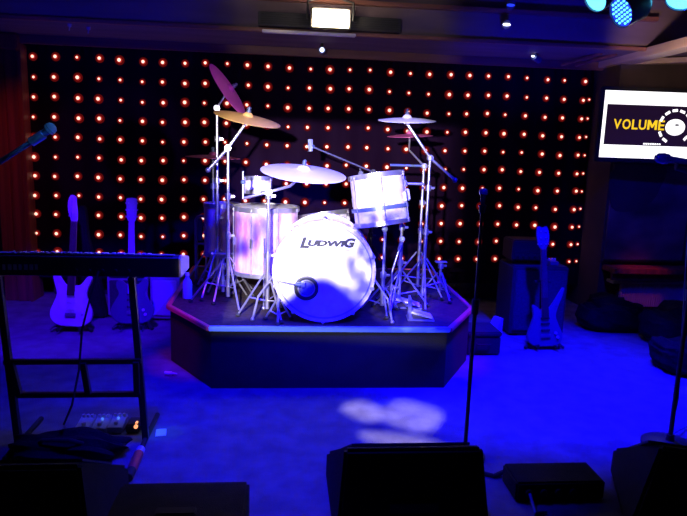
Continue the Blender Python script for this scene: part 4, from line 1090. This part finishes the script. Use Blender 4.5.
lip = mth('MULTIPLY', lip, mth('MULTIPLY', ramp(U, kuv(205, 327, 3.34)[0], .01), ramp(U, kuv(450, 327, 3.34)[0], -.01)))
total = mth('MAXIMUM', upper, lip)
def blob(total, pc, pu, pv, amt):
    c = key_uv(atz(*pc, 0)); a1 = key_uv(atz(*pu, 0)); a2 = key_uv(atz(*pv, 0))
    ax, ay = a1[0]-c[0], a1[1]-c[1]; bx_, by = a2[0]-c[0], a2[1]-c[1]; det = ax*by-ay*bx_
    du = mth('SUBTRACT', U, c[0]); dv = mth('SUBTRACT', W_, c[1])
    s = mth('ADD', mth('MULTIPLY', du, by/det), mth('MULTIPLY', dv, -bx_/det))
    t = mth('ADD', mth('MULTIPLY', du, -ay/det), mth('MULTIPLY', dv, ax/det))
    r = mth('ADD', mth('POWER', mth('ABSOLUTE', s), 3), mth('POWER', mth('ABSOLUTE', t), 3))
    g = mth('MULTIPLY', mth('MULTIPLY', mth('SUBTRACT', 1, r), 7, True), amt)
    return mth('MAXIMUM', total, g)
total = blob(total, (365, 411), (383, 419), (353, 416), .8)
total = blob(total, (413, 416), (440, 424), (404, 428), .7)
total = blob(total, (402, 441), (440, 444), (385, 433), .6)
nt.links.new(total, em.inputs['Strength'])

spot('blue_wash_right', (1.6, 3.15, 2.42), (1.62, 3.55, 0), 1500, BL, 62, .7, .06)
spot('blue_wash_centre', (-.1, 2.65, 2.42), (.05, 3.0, 0), 560, BL, 66, .8, .06)
spot('blue_wash_left', (-1.2, 3.2, 2.42), (-1.1, 3.6, 0), 170, BL, 70, .9, .06)
spot('blue_guitar', (-1.0, 2.7, 2.42), (-1.49, 4.4, .3), 560, (.05, .001, 1), 34, .6, .05)
spot('blue_kit', (.9, 1.6, 2.42), (.27, 3.9, .75), 1100, (.004, .0, 1), 40, .5, .05)
spot('blue_soffit', (1.5, 3.3, .9), (1.9, 4.7, 2.2), 140, BL, 50, .9, .05)
spot('blue_soffit_left', (-1.0, 3.0, 1.2), (-1.3, 4.6, 2.35), 60, BL, 60, .9, .05)
spot('blue_wall', (2.2, 3.4, 2.2), (3.2, 5.0, .55), 150, BL, 55, .9, .05)
spot('violet_top', (.9, 2.2, 2.4), (-.48, 4.15, 1.74), 130, (.42, .05, 1), 16, .6, .05)
spot('blue_microphone', (.6, .3, 2.35), aty(48, 129, 2.2), 150, (.04, .28, 1), 6, .6, .05)
spot('blue_microphone_right', (.2, .9, 2.35), aty(672, 158, 2.45), 140, BL, 9, .6, .05)
spot('cyan_slip', (1.5, 3.4, 2.3), atz(161, 433, 0), 90, (.05, .5, .8), 3.2, .6, .02)  # added spot standing in for the fluorescent glow of the paper slip
spot('blue_keys', (-.9, 3.5, 2.35), (-1.0, 2.76, .86), 45, (.12, .16, 1), 40, .8, .05)
spot('red_left', (-1.4, 3.9, 2.4), (-2.15, 5.3, 1.1), 22, (1, .10, .07), 40, .8, .05)
spot('red_right', (2.9, 3.9, 2.1), (2.98, 4.82, .43), 45, (1, .10, .08), 15, .8, .05)
spot('red_riser', (1.9, 3.0, 2.4), (1.12, 3.75, .36), 60, (1, .05, .12), 18, .8, .05)
spot('red_riser_left', (-1.4, 3.0, 2.4), (-.62, 3.72, .36), 60, (1, .05, .12), 18, .8, .05)
spot('warm_beam', (2.30, 3.8, 1.78), (2.68, 4.35, 2.11), 17, (1, .66, .48), 62, .8, .05)
fa = bpy.data.lights.new('soffit_edge_fill', 'AREA'); fa.energy = 5; fa.color = (1, .8, .55); fa.shape = 'RECTANGLE'; fa.size = f1.x-f0.x if False else .24; fa.size_y = .11  # added area light, faces backwards to brighten the soffit edge
fo = bpy.data.objects.new('soffit_edge_fill', fa); COL.objects.link(fo); fo.location = ((f0.x+f1.x)/2 if False else .29, FY-.02, 2.23); fo.rotation_euler = (R(75), 0, 0)
w = bpy.data.worlds.new('world'); SC.world = w; w.use_nodes = True
w.node_tree.nodes['Background'].inputs[0].default_value = (.5, .25, .6, 1); w.node_tree.nodes['Background'].inputs[1].default_value = .006

SC.view_settings.view_transform = 'Standard'; SC.view_settings.look = 'None'; SC.view_settings.gamma = 1
SC.view_settings.exposure = 0; SC.view_settings.use_curve_mapping = False
SC.cycles.use_denoising = True
SC.cycles.max_bounces = 6
